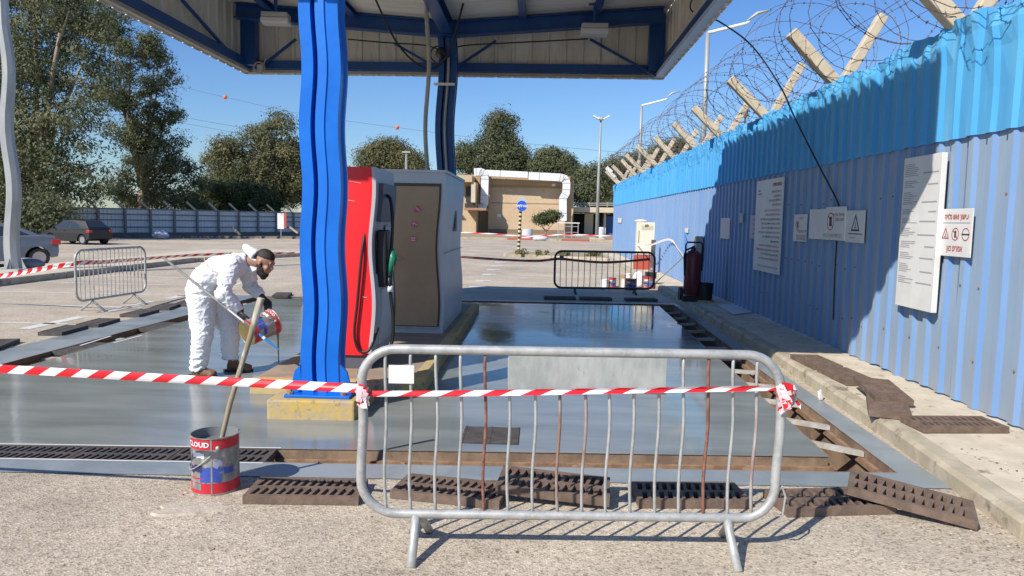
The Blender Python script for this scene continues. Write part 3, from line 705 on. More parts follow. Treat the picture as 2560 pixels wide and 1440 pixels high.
# columns
def column(name, label, x0, y0, wdt, z0, z1, m, D, px, base):
    o = thing(name, label, 'column', (x0+wdt/2, y0, z0))
    s = wdt
    poly = [(0, 0), (.30*s, 0), (.33*s, .10), (.39*s, .10), (.42*s, .0), (.66*s, -.012), (.68*s, 0), (s, .004), (s, .045), (s*.95, .05), (s*.95, .19), (s, .20), (s, .235), (0, .235), (0, .20), (.05*s, .19), (.05*s, .05), (0, .045)]
    b = MB(); b.prism([(x-s/2, y) for x, y in poly], 0, z1-z0, bend=lambda z: wave(D, x=px)(z+z0), step=.04)
    b.build('shaft', m, o)
    if base:
        b = MB(); b.box(-.27, .27, -.12, .42, 0, .022); b.build('base_plate', m, o, bev=.004)
        for sx in (-1, 1):
            b = MB(); xx = sx*(s/2+.005)
            b.add([(xx, .0, .022), (xx+sx*.10, .0, .022), (xx+sx*.055, .0, .2), (xx, .0, .26)]+[(xx, .03, .022), (xx+sx*.10, .03, .022), (xx+sx*.055, .03, .2), (xx, .03, .26)],
                  [(0,1,2,3),(7,6,5,4),(0,4,5,1),(1,5,6,2),(2,6,7,3),(3,7,4,0)]); b.build('gusset', m, o)
        for xx, yy in ((-.23, -.07), (.21, -.07), (-.23, .37), (.23, .37)):
            b = MB(); b.tube([(xx, yy, .0), (xx, yy, .13)], .013, 8); b.tube([(xx, yy, .022), (xx, yy, .042)], .026, 6); b.build('bolt', M_rust, o)
    return o
column('canopy_column', 'near canopy column in glossy bright blue paint, bolted to a yellow plinth', -1.945, 5.98, .315, .165, 5.0, M_blue, 6.0, 805, True)
column('canopy_column', 'far canopy column, blue darkened to hold its shade, behind the grey kiosk', -1.77, Y2, .30, .13, 5.0, M_bluedk, Y2, 1105, False)  # darker blue than the near column: canopy shade put into the colour
g = MB(); pl = [(-2.17, 5.78), (-1.46, 5.80), (-1.45, 6.5), (-2.16, 6.5)]
g.prism(pl, -.02, .163); bm_o = tag(g.build('column_plinth', M_yellow, bev=.015), 'chipped yellow concrete block carrying the bright blue column', 'plinth')

# conduit and cables on the canopy
def cable(name, label, pts, r, m=M_cable, cat='cable', seg=6, n=10, grp=None):
    P = [Vector(p) for p in pts]; out = []
    for i in range(len(P)-1):
        p0, p1, p2, p3 = P[max(i-1, 0)], P[i], P[i+1], P[min(i+2, len(P)-1)]
        for k in range(n):
            t = k/n; out.append(.5*((2*p1)+(-p0+p2)*t+(2*p0-5*p1+4*p2-p3)*t*t+(-p0+3*p1-3*p2+p3)*t**3))
    out.append(P[-1]); g = MB(); g.tube(out, r, seg)
    return tag(g.build(name, m, smooth=True), label, cat, grp)
cy = 11.2; wv = wave(cy, x=1065)
g = MB(); g.tube([(ony(1066, 445, cy).x+wv(z), cy, z) for z in np.linspace(2.2, 4.95, 50)], .032, 10)
tag(g.build('conduit_pipe', M_conduit, smooth=True), 'grey vertical conduit pipe from the canopy roof into the kiosk top', 'pipe')
yc = Y2-.05; wv = wave(yc, x=1110)
g = MB(); g.tube([(ony(1116, 300, yc).x+wv(z), yc, z) for z in np.linspace(2.3, 4.3, 40)], .02, 8)
tag(g.build('conduit_pipe', M_conduit, smooth=True), 'thin grey conduit strapped down the front of the dark blue column', 'pipe')
g = MB(); a = ony(1086, 211, yc-.03); b = ony(1137, 212, yc-.03); g.box(a.x, b.x, yc-.08, yc-.04, a.z-.02, a.z+.02)
tag(g.build('pipe_clamp', M_white), 'white clamp bracket across the dark blue column', 'bracket')
cable('hanging_cable', 'black cable sagging below the canopy beam left of the dark column', [ony(935, -10, 11.5), ony(985, 95, 12), ony(1030, 150, 12.2), ony(1070, 172, 12.3), ony(1105, 155, 12.3), ony(1130, 110, 12.2), ony(1160, 0, 11.6)], .017)
cable('hanging_cable', 'thin wire running along under the canopy beam to the right of the column', [ony(1140, 118, 12.3), ony(1180, 112, 12.3), ony(1300, 106, 12.3), ony(1470, 97, 12.3)], .012)
cable('hanging_cable', 'thin wire running along under the canopy beam to the left of the column', [ony(870, 98, 12.3), ony(960, 106, 12.3), ony(1060, 113, 12.3), ony(1098, 124, 12.3)], .012)
cable('service_cable', 'long black cable sagging from the canopy corner down to the signs on the fence', [(XR-.1, 8.3, 4.6), onx(1725, 15, 2.0), onx(1800, 55, 2.45), onx(1880, 115, 2.95), onx(1950, 215, 3.35), onx(1985, 290, 3.5), onx(2040, 400, 3.6), onx(2092, 500, WX-.06), onx(2094, 518, WX-.05)], .011)
cable('service_cable', 'thin black cable running down the fence below the circle sign', [onx(2092, 600, WX-.045), onx(2087, 680, WX-.05), onx(2083, 800, WX-.05)], .008)
def floodlight(label, x, y, Y, rot=0):
    p = ony(x, y, Y); o = thing('floodlight', label, 'lamp', p, rot, 'floodlights under the canopy')
    b = MB(); b.prism([(-.21, -.13), (.21, -.13), (.21, .13), (-.21, .13)], 0.02, .1); b.build('housing', M_boxgrey, o, bev=.015)
    b = MB(); b.prism([(-.22, -.14), (.22, -.14), (.22, .14), (-.22, .14)], -.07, .018); b.build('lens', M_lens, o, bev=.02)
    b = MB(); b.tube([(0, 0, .1), (0, 0, zr(p.x)-p.z)], .03, 6); b.tube([(-.1, 0, .42), (.1, 0, .42)], .025, 6); b.build('bracket', M_bluedk, o)
floodlight('white rectangular floodlight hanging under the right half of the canopy', 1486, 78, 12.1)
floodlight('cream floodlight hanging under the left half of the canopy by the bright column', 690, 50, 12.1, .1)
p = ony(650, 170, YF-.3); o = thing('camera_mount', 'round grey cable coil and bracket fixed at the left canopy corner', 'fixture', p)
b = MB(); b.tube([(.1*math.cos(w), -.04, .1*math.sin(w)) for w in np.linspace(0, 2*PI, 20)], .012, 6); b.tube([(.08*math.cos(w), -.06, .085*math.sin(w)) for w in np.linspace(0, 2*PI, 20)], .01, 6); b.build('cable_coil', M_conduit, o)
b = MB(); b.box(-.05, .05, -.02, .05, -.06, .06); b.tube([(.05, 0, .02), (.1, .0, .16)], .012, 6); b.build('box', M_boxgrey, o, bev=.01)
p = ony(1103, 132, Y2-.16); o = thing('loudspeaker', 'black horn loudspeaker at the top of the dark column', 'speaker', p)
b = MB(); b.lathe([(.0, .12), (.05, .12), (.06, .04), (.095, -.06), (.1, -.07), (.085, -.06), (.0, -.02)], 18, M=xf((0, -.05, 0), (PI/2, 0, 0))); b.build('horn', M_black, o, smooth=True)
b = MB(); b.tube([(-.12*math.cos(w)-.05, -.02, .13*math.sin(w)-.03) for w in np.linspace(-1.2, 1.6, 14)], .012, 6); b.build('loop', M_black, o)

# ------------------------------------------------------------------ kiosk
KX0, KX1, KY0, KY1, KZ0, KZ1 = -2.13, -1.25, 9.6, 11.9, .136, 2.23
kio = thing('kiosk', 'grey metal kiosk with brown door under the canopy', 'kiosk', ((KX0+KX1)/2, KY0, KZ0))
wv = wave(9.6, x=1050, amp=4.2)
g = MB(); g.prism([(KX0, KY0), (KX1, KY0), (KX1, KY1), (KX0, KY1)], KZ0, KZ1, bend=wv, step=.05); g.build('body', M_grey, kio, world=True)
g = MB(); g.prism([(KX0-.02, KY0-.02), (KX1+.02, KY0-.02), (KX1+.02, KY1+.02), (KX0-.02, KY1+.02)], KZ1+.001, KZ1+.035, bend=lambda z: wv(KZ1)); g.build('roof_trim', M_grey, kio, world=True)
dx0 = ony(978, 600, 9.6).x; dx1 = ony(1098, 600, 9.6).x; dz0 = KZ0+.09; dz1 = ony(1040, 458, 9.6).z
g = MB(); g.prism([(dx0, KY0-.012), (dx1, KY0-.012), (dx1, KY0-.001), (dx0, KY0-.001)], dz0, dz1, bend=wv, step=.05); g.build('door_frame', M_doorfr, kio, world=True)
door = MB(); door.prism([(dx0+.045, KY0-.02), (dx1-.025, KY0-.02), (dx1-.025, KY0-.006), (dx0+.045, KY0-.006)], dz0+.01, dz1-.04, bend=wv, step=.05)
dob = door.build('door', M_door, kio, world=True)
for (x, y, r, k) in ((1044, 523, .056, 0), (1036, 561, .052, 1), (1033, 598, .052, 2)):
    p = ony(x, y, KY0-.023); g = MB(); Mx = xf(p, (PI/2, 0, 0))
    g.lathe([(0, 0), (r, 0), (r, .002), (0, .002)], 24, 0, Mx); g.lathe([(r*.86, .0035), (r*.92, .0035)], 24, 1, Mx)
    def q(pts, h=.004): g.add([(a, b, h) for a, b in pts], [tuple(range(len(pts)))], 1, Mx)
    if k == 0: q([(-.032, .024), (-.024, .032), (.032, -.024), (.024, -.032)]); q([(-.03, -.008), (.018, .004), (.02, .012), (-.028, 0)], .003)
    elif k == 1: q([(-.038, .012), (.042, -.010), (.042, -.003), (-.036, .020)]); q([(-.01, -.026), (.012, -.026), (.012, .026), (-.01, .026)], .003); q([(-.02, -.02), (.02, -.02), (.02, -.0), (-.02, -.0)], .003)
    else: q([(-.03, .006), (.03, .006), (.03, .024), (-.03, .024)]); q([(-.03, -.024), (.03, -.024), (.03, -.004), (-.03, -.004)])
    g.keep = True; g.build('decal', [M_pink, M_decalw], dob, world=True)
g = MB(); p = ony(984, 645, KY0-.05); g.tube([p, (p.x+.1, p.y, p.z-.004)], .01, 8); g.tube([p, (p.x, KY0-.01, p.z)], .012, 8); g.box(p.x-.015, p.x+.015, KY0-.028, KY0-.02, p.z-.12, p.z+.03); g.build('handle', M_galv, dob, world=True)
g = MB(); y0 = onx(1138, 560, KX1).y; g.box(KX1+.004, KX1+.012, y0-.1, y0+.12, 1.46, 1.76); g.box(KX1+.012, KX1+.018, y0-.03, y0+.05, 1.5, 1.72); g.build('vent_plate', M_dkgrey, kio, world=True)
g = MB(); g.box(KX1+.002, KX1+.006, KY0+.05, KY1-.02, 1.185, 1.192); g.build('panel_seam', M_dkgrey, kio, world=True)
g = MB(); g.box(dx0, dx1, KY0-.015, KY0-.001, KZ0+.055, KZ0+.088); g.build('threshold', M_galv, kio, world=True)

# ------------------------------------------------------------------ fuel pump
PX0, PX1, PY0, PY1, PZ0, PZ1 = -2.26, -1.605, 7.2, 8.1, .136, 2.13
pump = thing('fuel_pump', 'red and grey fuel dispenser with hanging black hoses beside the bright blue column', 'fuel pump', ((PX0+PX1)/2, PY0, PZ0))
wv = wave(7.25, x=930, amp=5.0)
prof_r = lambda z: .0 + .055*math.sin((z-.2)/1.9*PI)*.4
def slab_(mb, x0, x1, y0, y1, z0, z1, mi=0, fx=lambda z: 0):
    n = max(2, int((z1-z0)/.05)); v = []
    for i in range(n+1):
        z = z0+(z1-z0)*i/n; b = wv(z)+fx(z); v += [(x0+b, y0, z), (x1+b, y0, z), (x1+b, y1, z), (x0+b, y1, z)]
    f = [(4*i+k, 4*i+(k+1) % 4, 4*i+4+(k+1) % 4, 4*i+4+k) for i in range(n) for k in range(4)]+[(3, 2, 1, 0), (4*n, 4*n+1, 4*n+2, 4*n+3)]
    mb.add(v, f, mi)
g = MB(); slab_(g, PX0, PX1-.05, PY0, PY0+.05, PZ0+.14, PZ1); g.build('side_panel', M_red, pump, world=True)
g = MB(); slab_(g, PX0, PX1-.05, PY1-.05, PY1, PZ0+.14, PZ1); g.build('side_panel', M_red, pump, world=True)
g = MB(); slab_(g, PX1-.05, PX1-.015, PY0-.004, PY1, PZ0+.14, PZ1+.0); g.build('trim', M_pgrey, pump, world=True)
g = MB(); slab_(g, PX0+.02, PX1-.0, PY0+.05, PY1-.05, PZ0+.14, PZ0+.95); g.build('lower_cabinet', M_pgrey, pump, world=True)
g = MB(); slab_(g, PX0+.02, PX1-.02, PY0+.05, PY1-.05, PZ0+.96, PZ1-.02); g.build('upper_cabinet', M_dkgrey, pump, world=True)
g = MB(); slab_(g, PX1-.014, PX1+.03, PY0+.12, PY1-.1, 1.6, 1.98); g.build('display', M_dkgrey, pump, world=True)
g = MB(); g.box(PX0+.04, PX1-.04, PY0+.03, PY1-.03, PZ0, PZ0+.14); g.build('base', M_dkgrey, pump, world=True)
g = MB(); xb = PX1+.0+wv(1.2)
g.box(xb, xb+.10, PY0+.1, PY0+.32, .95, 1.52); g.build('nozzle_holster', M_black, pump, world=True, bev=.02)
noz = MB(); a = onx(945, 640, xb+.12)
noz.tube([(xb+.12, PY0+.16, 1.06), (xb+.13, PY0+.17, 1.16), (xb+.15, PY0+.18, 1.24), (xb+.13, PY0+.2, 1.33)], [.028, .04, .045, .025], 10, 1)
noz.tube([(xb+.12, PY0+.16, 1.08), (xb+.12, PY0+.15, .98), (xb+.13, PY0+.16, .9)], [.03, .028, .024], 10, 0); noz.tube([(xb+.12, PY0+.16, .96), (xb+.125, PY0+.155, .90)], .034, 10, 2)
noz.tube([(xb+.11, PY0+.13, 1.05), (xb+.17, PY0+.13, 1.1), (xb+.17, PY0+.14, 1.2)], .008, 6, 0)
noz.build('nozzle', [M_black, M_green, M_tapew], pump, world=True, smooth=True)
def hose(pts, r=.017):
    P = [Vector(p) for p in pts]; out = []
    for i in range(len(P)-1):
        p0, p1, p2, p3 = P[max(i-1, 0)], P[i], P[i+1], P[min(i+2, len(P)-1)]
        for k in range(8):
            t = k/8; out.append(.5*((2*p1)+(-p0+p2)*t+(2*p0-5*p1+4*p2-p3)*t*t+(-p0+3*p1-3*p2+p3)*t**3))
    out.append(P[-1]); g = MB(); g.tube(out, r, 8); g.build('hose', M_black, pump, world=True, smooth=True)
hose([(xb+.0, PY0+.3, 1.86), (xb+.1, PY0+.26, 1.84), (xb+.14, PY0+.2, 1.6), (xb+.13, PY0+.2, 1.33)])
hose([(xb+.13, PY0+.16, .9), (xb+.16, PY0+.16, .62), (xb+.15, PY0+.17, .4), (xb+.08, PY0+.15, .25), (xb+.03, PY0+.2, .32)])
yh = PY0-.035
hose([ony(912, 585, PY0+.01), ony(904, 640, yh), ony(893, 760, yh), ony(886, 830, yh), ony(893, 868, yh), ony(906, 880, yh), ony(925, 872, yh), ony(945, 820, PY0+.1)], .014)
g = MB()                                                             # scratches and stickers on the red side, keypad on the face
for x0, y0, x1, y1 in ((872, 452, 902, 458), (868, 500, 886, 503), (905, 742, 918, 744)):
    p = ony(x0, y0, PY0-.006); q = ony(x1, y1, PY0-.006); g.tube([p, q], .0022, 4)
g.build('scratch', M_tapep, pump, world=True)
g = MB(); xk = PX1+wv(1.55); g.box(xk+.001, xk+.012, PY0+.5, PY0+.72, 1.38, 1.56); g.build('keypad', M_boxgrey, pump, world=True)
g = MB(); g.box(xk+.001, xk+.006, PY0+.42, PY0+.62, .98, 1.14); g.build('sticker', M_board, pump, world=True)
g = MB(); slab_(g, PX1+.0, PX1+.012, PY0+.2, PY0+.7, .36, .92); g.build('service_door', M_grey, pump, world=True)

# ------------------------------------------------------------------ crowd barriers
def barrier_parts(o, Lw, z0, z1, nb, m, barmats, rbar=.008, rt=.021, rc=.17, legs=(.15, .85), splay=(.27, .24), plates=(), wv=lambda z: 0, legh=None):
    fr = []
    c = [(Lw-rc, z1-rc, 0, PI/2), (rc, z1-rc, PI/2, PI), (rc, z0+rc, PI, 1.5*PI), (Lw-rc, z0+rc, 1.5*PI, 2*PI)]
    for cx, cz, a0, a1 in c: fr += [(cx+rc*math.cos(a0+(a1-a0)*i/8), 0, cz+rc*math.sin(a0+(a1-a0)*i/8)) for i in range(9)]
    dense = []
    for i in range(len(fr)):
        p = Vector(fr[i]); q = Vector(fr[(i+1) % len(fr)]); n = max(1, int((q-p).length/.08)); dense += [p.lerp(q, k/n) for k in range(n)]
    dense.append(dense[0].copy())
    dense = [(p.x+wv(p.z), p.y, p.z) for p in dense]
    b = MB(); b.tube(dense, rt, 12, cap=False); b.build('frame', m, o, smooth=True)
    for k in range(nb):
        x = Lw*(k+1)/(nb+1)+(random.uniform(-.004, .004)); b = MB(); bend = random.uniform(-.006, .006)
        b.tube([(x+wv(z)+bend*math.sin((z-z0)/(z1-z0)*PI), 0, z) for z in np.linspace(z0, z1, 16)], rbar, 6); b.build('bar', barmats[k % len(barmats)], o, smooth=True)
    for t in legs:
        for s, dx in ((-splay[0], -.0), (splay[1], .03)):
            b = MB(); b.tube([(Lw*t+dx*.3, 0, z0), (Lw*t+dx, s*.2, z0*.72), (Lw*t+dx*1.6, s, 0.0)], rt*.95, 10); b.build('leg', m, o, smooth=True)
    for (x0, x1, za, zb, pm, nm) in plates:
        b = MB(); b.box(x0, x1, -.014, -.010, za, zb); b.build(nm, pm, o, bev=.001)
# foreground barrier
pL = onz(905, 1372); pR = onz(1931, 1385)
yw = math.atan2(pR.y-pL.y, pR.x-pL.x); Lw = (pR-pL).length
BAR0 = thing('crowd_barrier', 'galvanised crowd barrier with zinc plate and tied striped tape in the foreground', 'barrier', (pL.x, pL.y, 0), yw)
print('barrier', pL, pR, Lw)
zz0, zz1 = .185, 1.012
wv0 = wave(3.6, amp=2.8, x=1400)
bm_ = [M_galv, M_galv, M_galv, M_galv, M_rustbar, M_galv, M_galv, M_galvrust, M_galvrust, M_galv, M_galv, M_galv, M_galv, M_rustbar, M_galv, M_galvrust]
s_ = Lw/1040.
barrier_parts(BAR0, Lw, zz0, zz1, 16, M_galv, bm_, .0085, .0235, .17, (.13, .885), (.20, .22), [(360*s_, 750*s_, .81, .99, M_plate, 'zinc_plate')], wv0)
b = MB(); b.box(66*s_, 128*s_, -.016, -.0125, .845, .935); b.build('paper_note', M_white, BAR0)
# left barrier
pa = onz(190, 796); pb = onz(362, 750)
def bar_between(label, a, b_, z0, z1, nb, m, rb=.008, rt=.02, plates=(), splay=(.25, .25)):
    o = thing('crowd_barrier', label, 'barrier', (a[0], a[1], 0), math.atan2(b_[1]-a[1], b_[0]-a[0])); Lq = math.hypot(b_[0]-a[0], b_[1]-a[1])
    barrier_parts(o, Lq, z0, z1, nb, m, [m], rb, rt, .16, (.2, .8), splay, plates); return o
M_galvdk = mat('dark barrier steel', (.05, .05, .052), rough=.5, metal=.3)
bar_between('grey crowd barrier standing on the parking bays left of the worker', (-7.38, 11.5), (-7.22, 13.3), .2, 1.02, 16, M_galv)
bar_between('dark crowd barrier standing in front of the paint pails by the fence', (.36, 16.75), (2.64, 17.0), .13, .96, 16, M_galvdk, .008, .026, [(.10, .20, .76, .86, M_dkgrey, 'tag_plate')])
bar_between('crowd barrier mostly hidden behind the bright blue column', (-5.05, 15.6), (-3.0, 15.7), .2, 1.02, 15, M_galv)

# striped tapes
def tape(name, label, pts, w, pitch=.09, flutter=.3, crumple=False, mats=None, twist=None, n=14):
    P = [Vector(p) for p in pts]; L = [0]; 
    out = []
    for i in range(len(P)-1):
        p0, p1, p2, p3 = P[max(i-1, 0)], P[i], P[i+1], P[min(i+2, len(P)-1)]
        for k in range(n):
            t = k/n; out.append(.5*((2*p1)+(-p0+p2)*t+(2*p0-5*p1+4*p2-p3)*t*t+(-p0+3*p1-3*p2+p3)*t**3))
    out.append(P[-1]); cum = [0]
    for i in range(1, len(out)): cum.append(cum[-1]+(out[i]-out[i-1]).length)
    def at(s):
        s = min(max(s, 0), cum[-1]); 
        for i in range(1, len(cum)):
            if cum[i] >= s: return out[i-1].lerp(out[i], (s-cum[i-1])/max(1e-9, cum[i]-cum[i-1]))
        return out[-1]
    g = MB(); g.keep = True; nS = int(cum[-1]/pitch)+1; rows = 4; skew = pitch*.8
    grid = []
    for k in range(nS+1):
        for j in range(rows+1):
            v = j/rows; s = k*pitch+(v-.5)*skew; p = at(s); d = (at(s+.02)-at(s-.02)).normalized(); side = d.cross(Vector((0, 0, 1))).normalized()
            ang = (twist(s/cum[-1]) if twist else 0)+flutter*.5*mnoise.noise((s*2.5, 3, 1)); up = Vector((0, 0, 1))*math.cos(ang)+side*math.sin(ang)
            grid.append(p+up*w*(v-.5)+side*(.012*math.sin(v*PI*1.3+s*2)*flutter+.25*w*flutter*math.sin(v*6+s)))
    for k in range(nS):
        for j in range(rows):
            q = k*(rows+1)+j; g.f.append((q, q+1, q+rows+2, q+rows+1)); g.mi.append(k % 2)
    g.v = [tuple(p) for p in grid]
    o = g.build(name, mats or [M_tapered, M_tapew]); 
    for poly in o.data.polygons: poly.use_smooth = True
    return tag(o, label, 'tape')
def bp(x, z, y=0):   # point on the foreground barrier
    return BAR0.matrix_basis @ Vector((x, y, z))
knotL = bp(.012, .80, -.01); knotR = bp(Lw-.005, .86, -.01)
tape('striped_tape', 'red and white warning tape pulled from the left edge to the foreground barrier', [(-7.5, 3.9, 1.0), (-4.6, 3.7, .88), ony(0, 922, 3.62), ony(450, 948, 3.58), knotL+Vector((0, -.015, .018))], .044, .085, .3)
tape('striped_tape', 'red and white warning tape stretched across the front of the foreground barrier', [knotL+Vector((0, -.025, -.005)), bp(Lw*.25, .805, -.03), bp(Lw*.6, .83, -.03), knotR+Vector((0, -.03, 0))], .028, .10, .4)
def blob_knot(label, c, sc, seed):
    rnd = random.Random(seed); g = MB()
    for q in range(5):
        pts = [Vector(c)+Vector((rnd.uniform(-.03, .03)*sc, rnd.uniform(-.03, .0)*sc, rnd.uniform(-.09, .05)*sc)) for _ in range(7)]
        for i in range(len(pts)-1):
            a, b_ = pts[i], pts[i+1]; d = (b_-a); s = d.cross(Vector((0, 1, .3))).normalized()*.014
            g.quad(a-s, a+s, b_+s*.8, b_-s*.8, rnd.choice((0, 0, 0, 0, 1)))
    g.keep = True; return tag(g.build('tape_knot', [M_tapep, M_tapered]), label, 'tape')
blob_knot('crumpled pink and white tape knot on the left post of the foreground barrier', knotL+Vector((0, -.03, .0)), .8, 2)
blob_knot('crumpled pink and white tape knot on the right post of the foreground barrier', knotR+Vector((0, -.035, -.03)), 1.1, 5)
tape('striped_tape', 'short striped tape end dangling right of the foreground barrier', [knotR+Vector((.02, 0, .005)), knotR+Vector((.075, .0, -.01)), knotR+Vector((.07, .0, -.06)), knotR+Vector((.10, .0, -.10))], .024, .03, .2)
g = MB(); r = bp(Lw+.025, 0); g.tube([bp(Lw, .86), bp(Lw+.06, .845), bp(Lw+.065, .77), bp(Lw+.05, .76)], .005, 6); g.build('hook', M_galv, BAR0, world=True); g = MB(); g.tube([bp(Lw, .34), bp(Lw+.03, .35), bp(Lw+.05, .30), bp(Lw+.04, .2), bp(Lw+.0, .2)], .006, 6)
g.build('hook', M_galv, BAR0, world=True)
tape('striped_tape', 'sagging red and white tape along the grey barrier and the raised median at left', [ony(-120, 706, 12.2), ony(0, 690, 12), ony(180, 660, 11.55), ony(260, 655, 12.3), ony(352, 648, 13.6), ony(480, 638, 15), ony(600, 634, 15.3), ony(737, 632, 15.6)], .075, .12, .4, twist=lambda t: t*1.0)
tape('striped_tape', 'shade-darkened red tape hanging across the dark barrier to the far side of the kiosk', [ony(1150, 642, 17.5), ony(1270, 650, 17.2), ony(1350, 652, 17), ony(1395, 647, 16.75), ony(1450, 652, 16.75), ony(1520, 656, 16.8), ony(1625, 648, 16.95)], .07, .16, .3, mats=[M_tape_dk, mat('tape white shaded', (.2, .19, .2), rough=.5)], twist=lambda t: .6)  # darkened copies of the tape red and white, shade painted into both
tape('striped_tape', 'pale pink tape strung from the cream cabinet over the fence to the extinguisher', [(3.15, 24.0, .9), (3.3, 22.5, .95), (3.6, 20.8, 1.18), (3.55, 19, .95), (3.35, 16.6, .72)], .05, .1, .5, mats=[M_tapep, M_tapew])
tape('striped_tape', 'red and white tape along the far verge in front of the tan building', [(-9, 58.5, .62), (-4, 58.5, .5), (-1, 58.5, .35), (2, 58.5, .55), (6, 58.5, .5)], .09, .9, .2)

# ------------------------------------------------------------------ cast iron drain grates
def grate_mesh(L=.66, Wd=.31, T=.05, n=12):
    b = MB(); e = .028
    b.box(-L/2, L/2, -Wd/2, -Wd/2+e, -T, 0); b.box(-L/2, L/2, Wd/2-e, Wd/2, -T, 0); b.box(-L/2, -L/2+e, -Wd/2+e, Wd/2-e, -T, -.001); b.box(L/2-e, L/2, -Wd/2+e, Wd/2-e, -T, -.001)
    b.box(-L/2+e, L/2-e, -.016, .016, -T, -.0015)
    inner = L-2*e; p = inner/n
    for r in (-1, 1):
        ya = .016 if r > 0 else -Wd/2+e; yb = Wd/2-e if r > 0 else -.016
        for k in range(n+1):
            x = -inner/2+p*k; s = .02; w = p*.21
            v = []
            for z in (-.04, -.002): v += [(max(-inner/2, x-w-s/2), ya, z), (min(inner/2, x+w-s/2), ya, z), (min(inner/2, x+w+s/2), yb, z), (max(-inner/2, x-w+s/2), yb, z)]
            b.add(v, [(0,3,2,1),(4,5,6,7),(0,1,5,4),(1,2,6,5),(2,3,7,6),(3,0,4,7)])
    return b
GR = grate_mesh(); GRME = None
def grate(label, corners, z, m=M_cast, tilt=(0, 0), grp='loose drain grates', dz=0, name='drain_grate'):
    global GRME
    P = [onz(x, y, z) for x, y in corners]; c = sum(P, Vector())/4
    e1 = ((P[1]-P[0])+(P[2]-P[3]))/2; e2 = ((P[3]-P[0])+(P[2]-P[1]))/2
    ax = e1 if e1.length > e2.length*1.05 else e2
    return grate_at(label, (c.x, c.y, z+dz), math.atan2(ax.y, ax.x), m, tilt, grp, name)
def grate_at(label, loc, rz, m=M_cast, tilt=(0, 0), grp='loose drain grates', name='drain_grate'):
    global GRME
    if rz > PI/2: rz -= PI
    if rz < -PI/2: rz += PI
    if GRME is None: GRME = {}
    if m.name not in GRME:
        o = GR.build(name, m, loc=(0, 0, 0), bev=.003); GRME[m.name] = o
    else:
        o = GRME[m.name].copy(); COL.objects.link(o)
    o.location = loc; o.rotation_euler = Euler((tilt[0], tilt[1], rz)); o.rotation_mode = 'XYZ'
    return tag(o, label, 'drain grate', grp)
T = .052
grate('brown drain grate on the asphalt between the paint bucket and the foreground barrier', [(665,1195),(920,1200),(895,1238),(592,1235)], T)
grate('brown drain grate behind the left bars of the foreground barrier', [(1032,1184),(1273,1207),(1244,1253),(973,1224)], T)
grate('brown drain grate tipped onto its neighbour behind the middle bars of the barrier', [(1250,1173),(1515,1190),(1517,1235),(1267,1218)], T+.05, tilt=(.06, .05))
grate('brown drain grate flat on the asphalt behind the right bars of the barrier', [(1560,1207),(1840,1205),(1893,1250),(1590,1245)], T)
grate('brown drain grate lying under a tilted one right of the barrier', [(1925,1222),(2130,1214),(2235,1268),(1995,1272)], T)
grate('reddish brown drain grate tilted on another one, nearest the pavement kerb', [(2120,1192),(2425,1240),(2460,1283),(2125,1228)], T+.055, tilt=(.05, .12))
PZ = .127+T
grate('drain grate on the pavement, farthest of the row along the kerb', [(1961,883),(2047,883),(2122,917),(2035,917)], PZ)
grate('drain grate on the pavement, second from the far end of the row', [(2035,917),(2122,917),(2200,951),(2115,953)], PZ)
grate('drain grate on the pavement propped over its neighbour in mid row', [(2115,953),(2253,955),(2287,985),(2172,985)], PZ+.045, tilt=(.05, -.06))
grate('drain grate on the pavement squared to the kerb, second nearest of the row', [(2158,982),(2270,989),(2285,1035),(2168,1033)], PZ)
grate('drain grate on the pavement, nearest of the row by the fence foot', [(2272,1033),(2439,1035),(2500,1072),(2329,1072)], PZ)
left = [([(-40,847),(67,847),(20,868),(-110,870)], 'cut by the left edge'), ([(148,812),(229,815),(160,830),(98,828)], 'second from the left edge'), ([(237,795),(304,797),(253,810),(190,809)], 'third from the left edge'),
        ([(343,772),(403,775),(353,786),(299,784)], 'below the grey barrier foot'), ([(411,755),(457,759),(422,771),(369,770)], 'just left of the worker'), ([(465,748),(505,750),(475,762),(430,760)], 'half hidden behind the worker')]
for q, w in left: grate('dark drain grate on the parking bay side, '+w, q, T, M_castdark)
grate('dark drain grate beyond the worker at the far left slab corner', [(680,733),(742,727),(742,736),(655,742)], T, M_castdark)
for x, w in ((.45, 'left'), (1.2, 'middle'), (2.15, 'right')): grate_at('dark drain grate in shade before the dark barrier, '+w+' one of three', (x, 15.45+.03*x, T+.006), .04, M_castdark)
d0 = Vector((*Touter[1], 0))-Vector((*Touter[0], 0)); a0 = math.atan2(d0.y, d0.x)
wl = ['rightmost', 'second from right', 'third from right', 'fourth from right', 'fifth from right', 'leftmost']
for k in range(6):
    p = trench_pt(0, .478-.083*(k+.5), .5, .004); grate_at('grate fitted in the front drain left of the bucket, '+wl[k], p, a0, M_castdark, grp='grates fitted in the drains')
for k, t in enumerate((.41, .60)):
    p = trench_pt(3, 1-t, .5, .004); grate_at('grate still fitted in the left drain, '+('nearer one' if k == 0 else 'farther one'), p, PI/2-.01, M_castdark, grp='grates fitted in the drains')
b = MB(); c = onz(1227, 1090); 
for k in range(14): b.box(-.2, .2, -.21+k*.0305, -.21+k*.0305+.017, .007, .012)
for x in (-.21, -.01, .2): b.box(x, x+.014, -.22, .22, .0075, .0135)
b.box(-.215, .22, -.225, .225, .0065, .0068, 1)
tag(b.build('floor_grate', [M_castdark, M_dark], loc=(c.x, c.y, 0)), 'square dark drain cover set flush in the wet grey floor', 'drain cover')
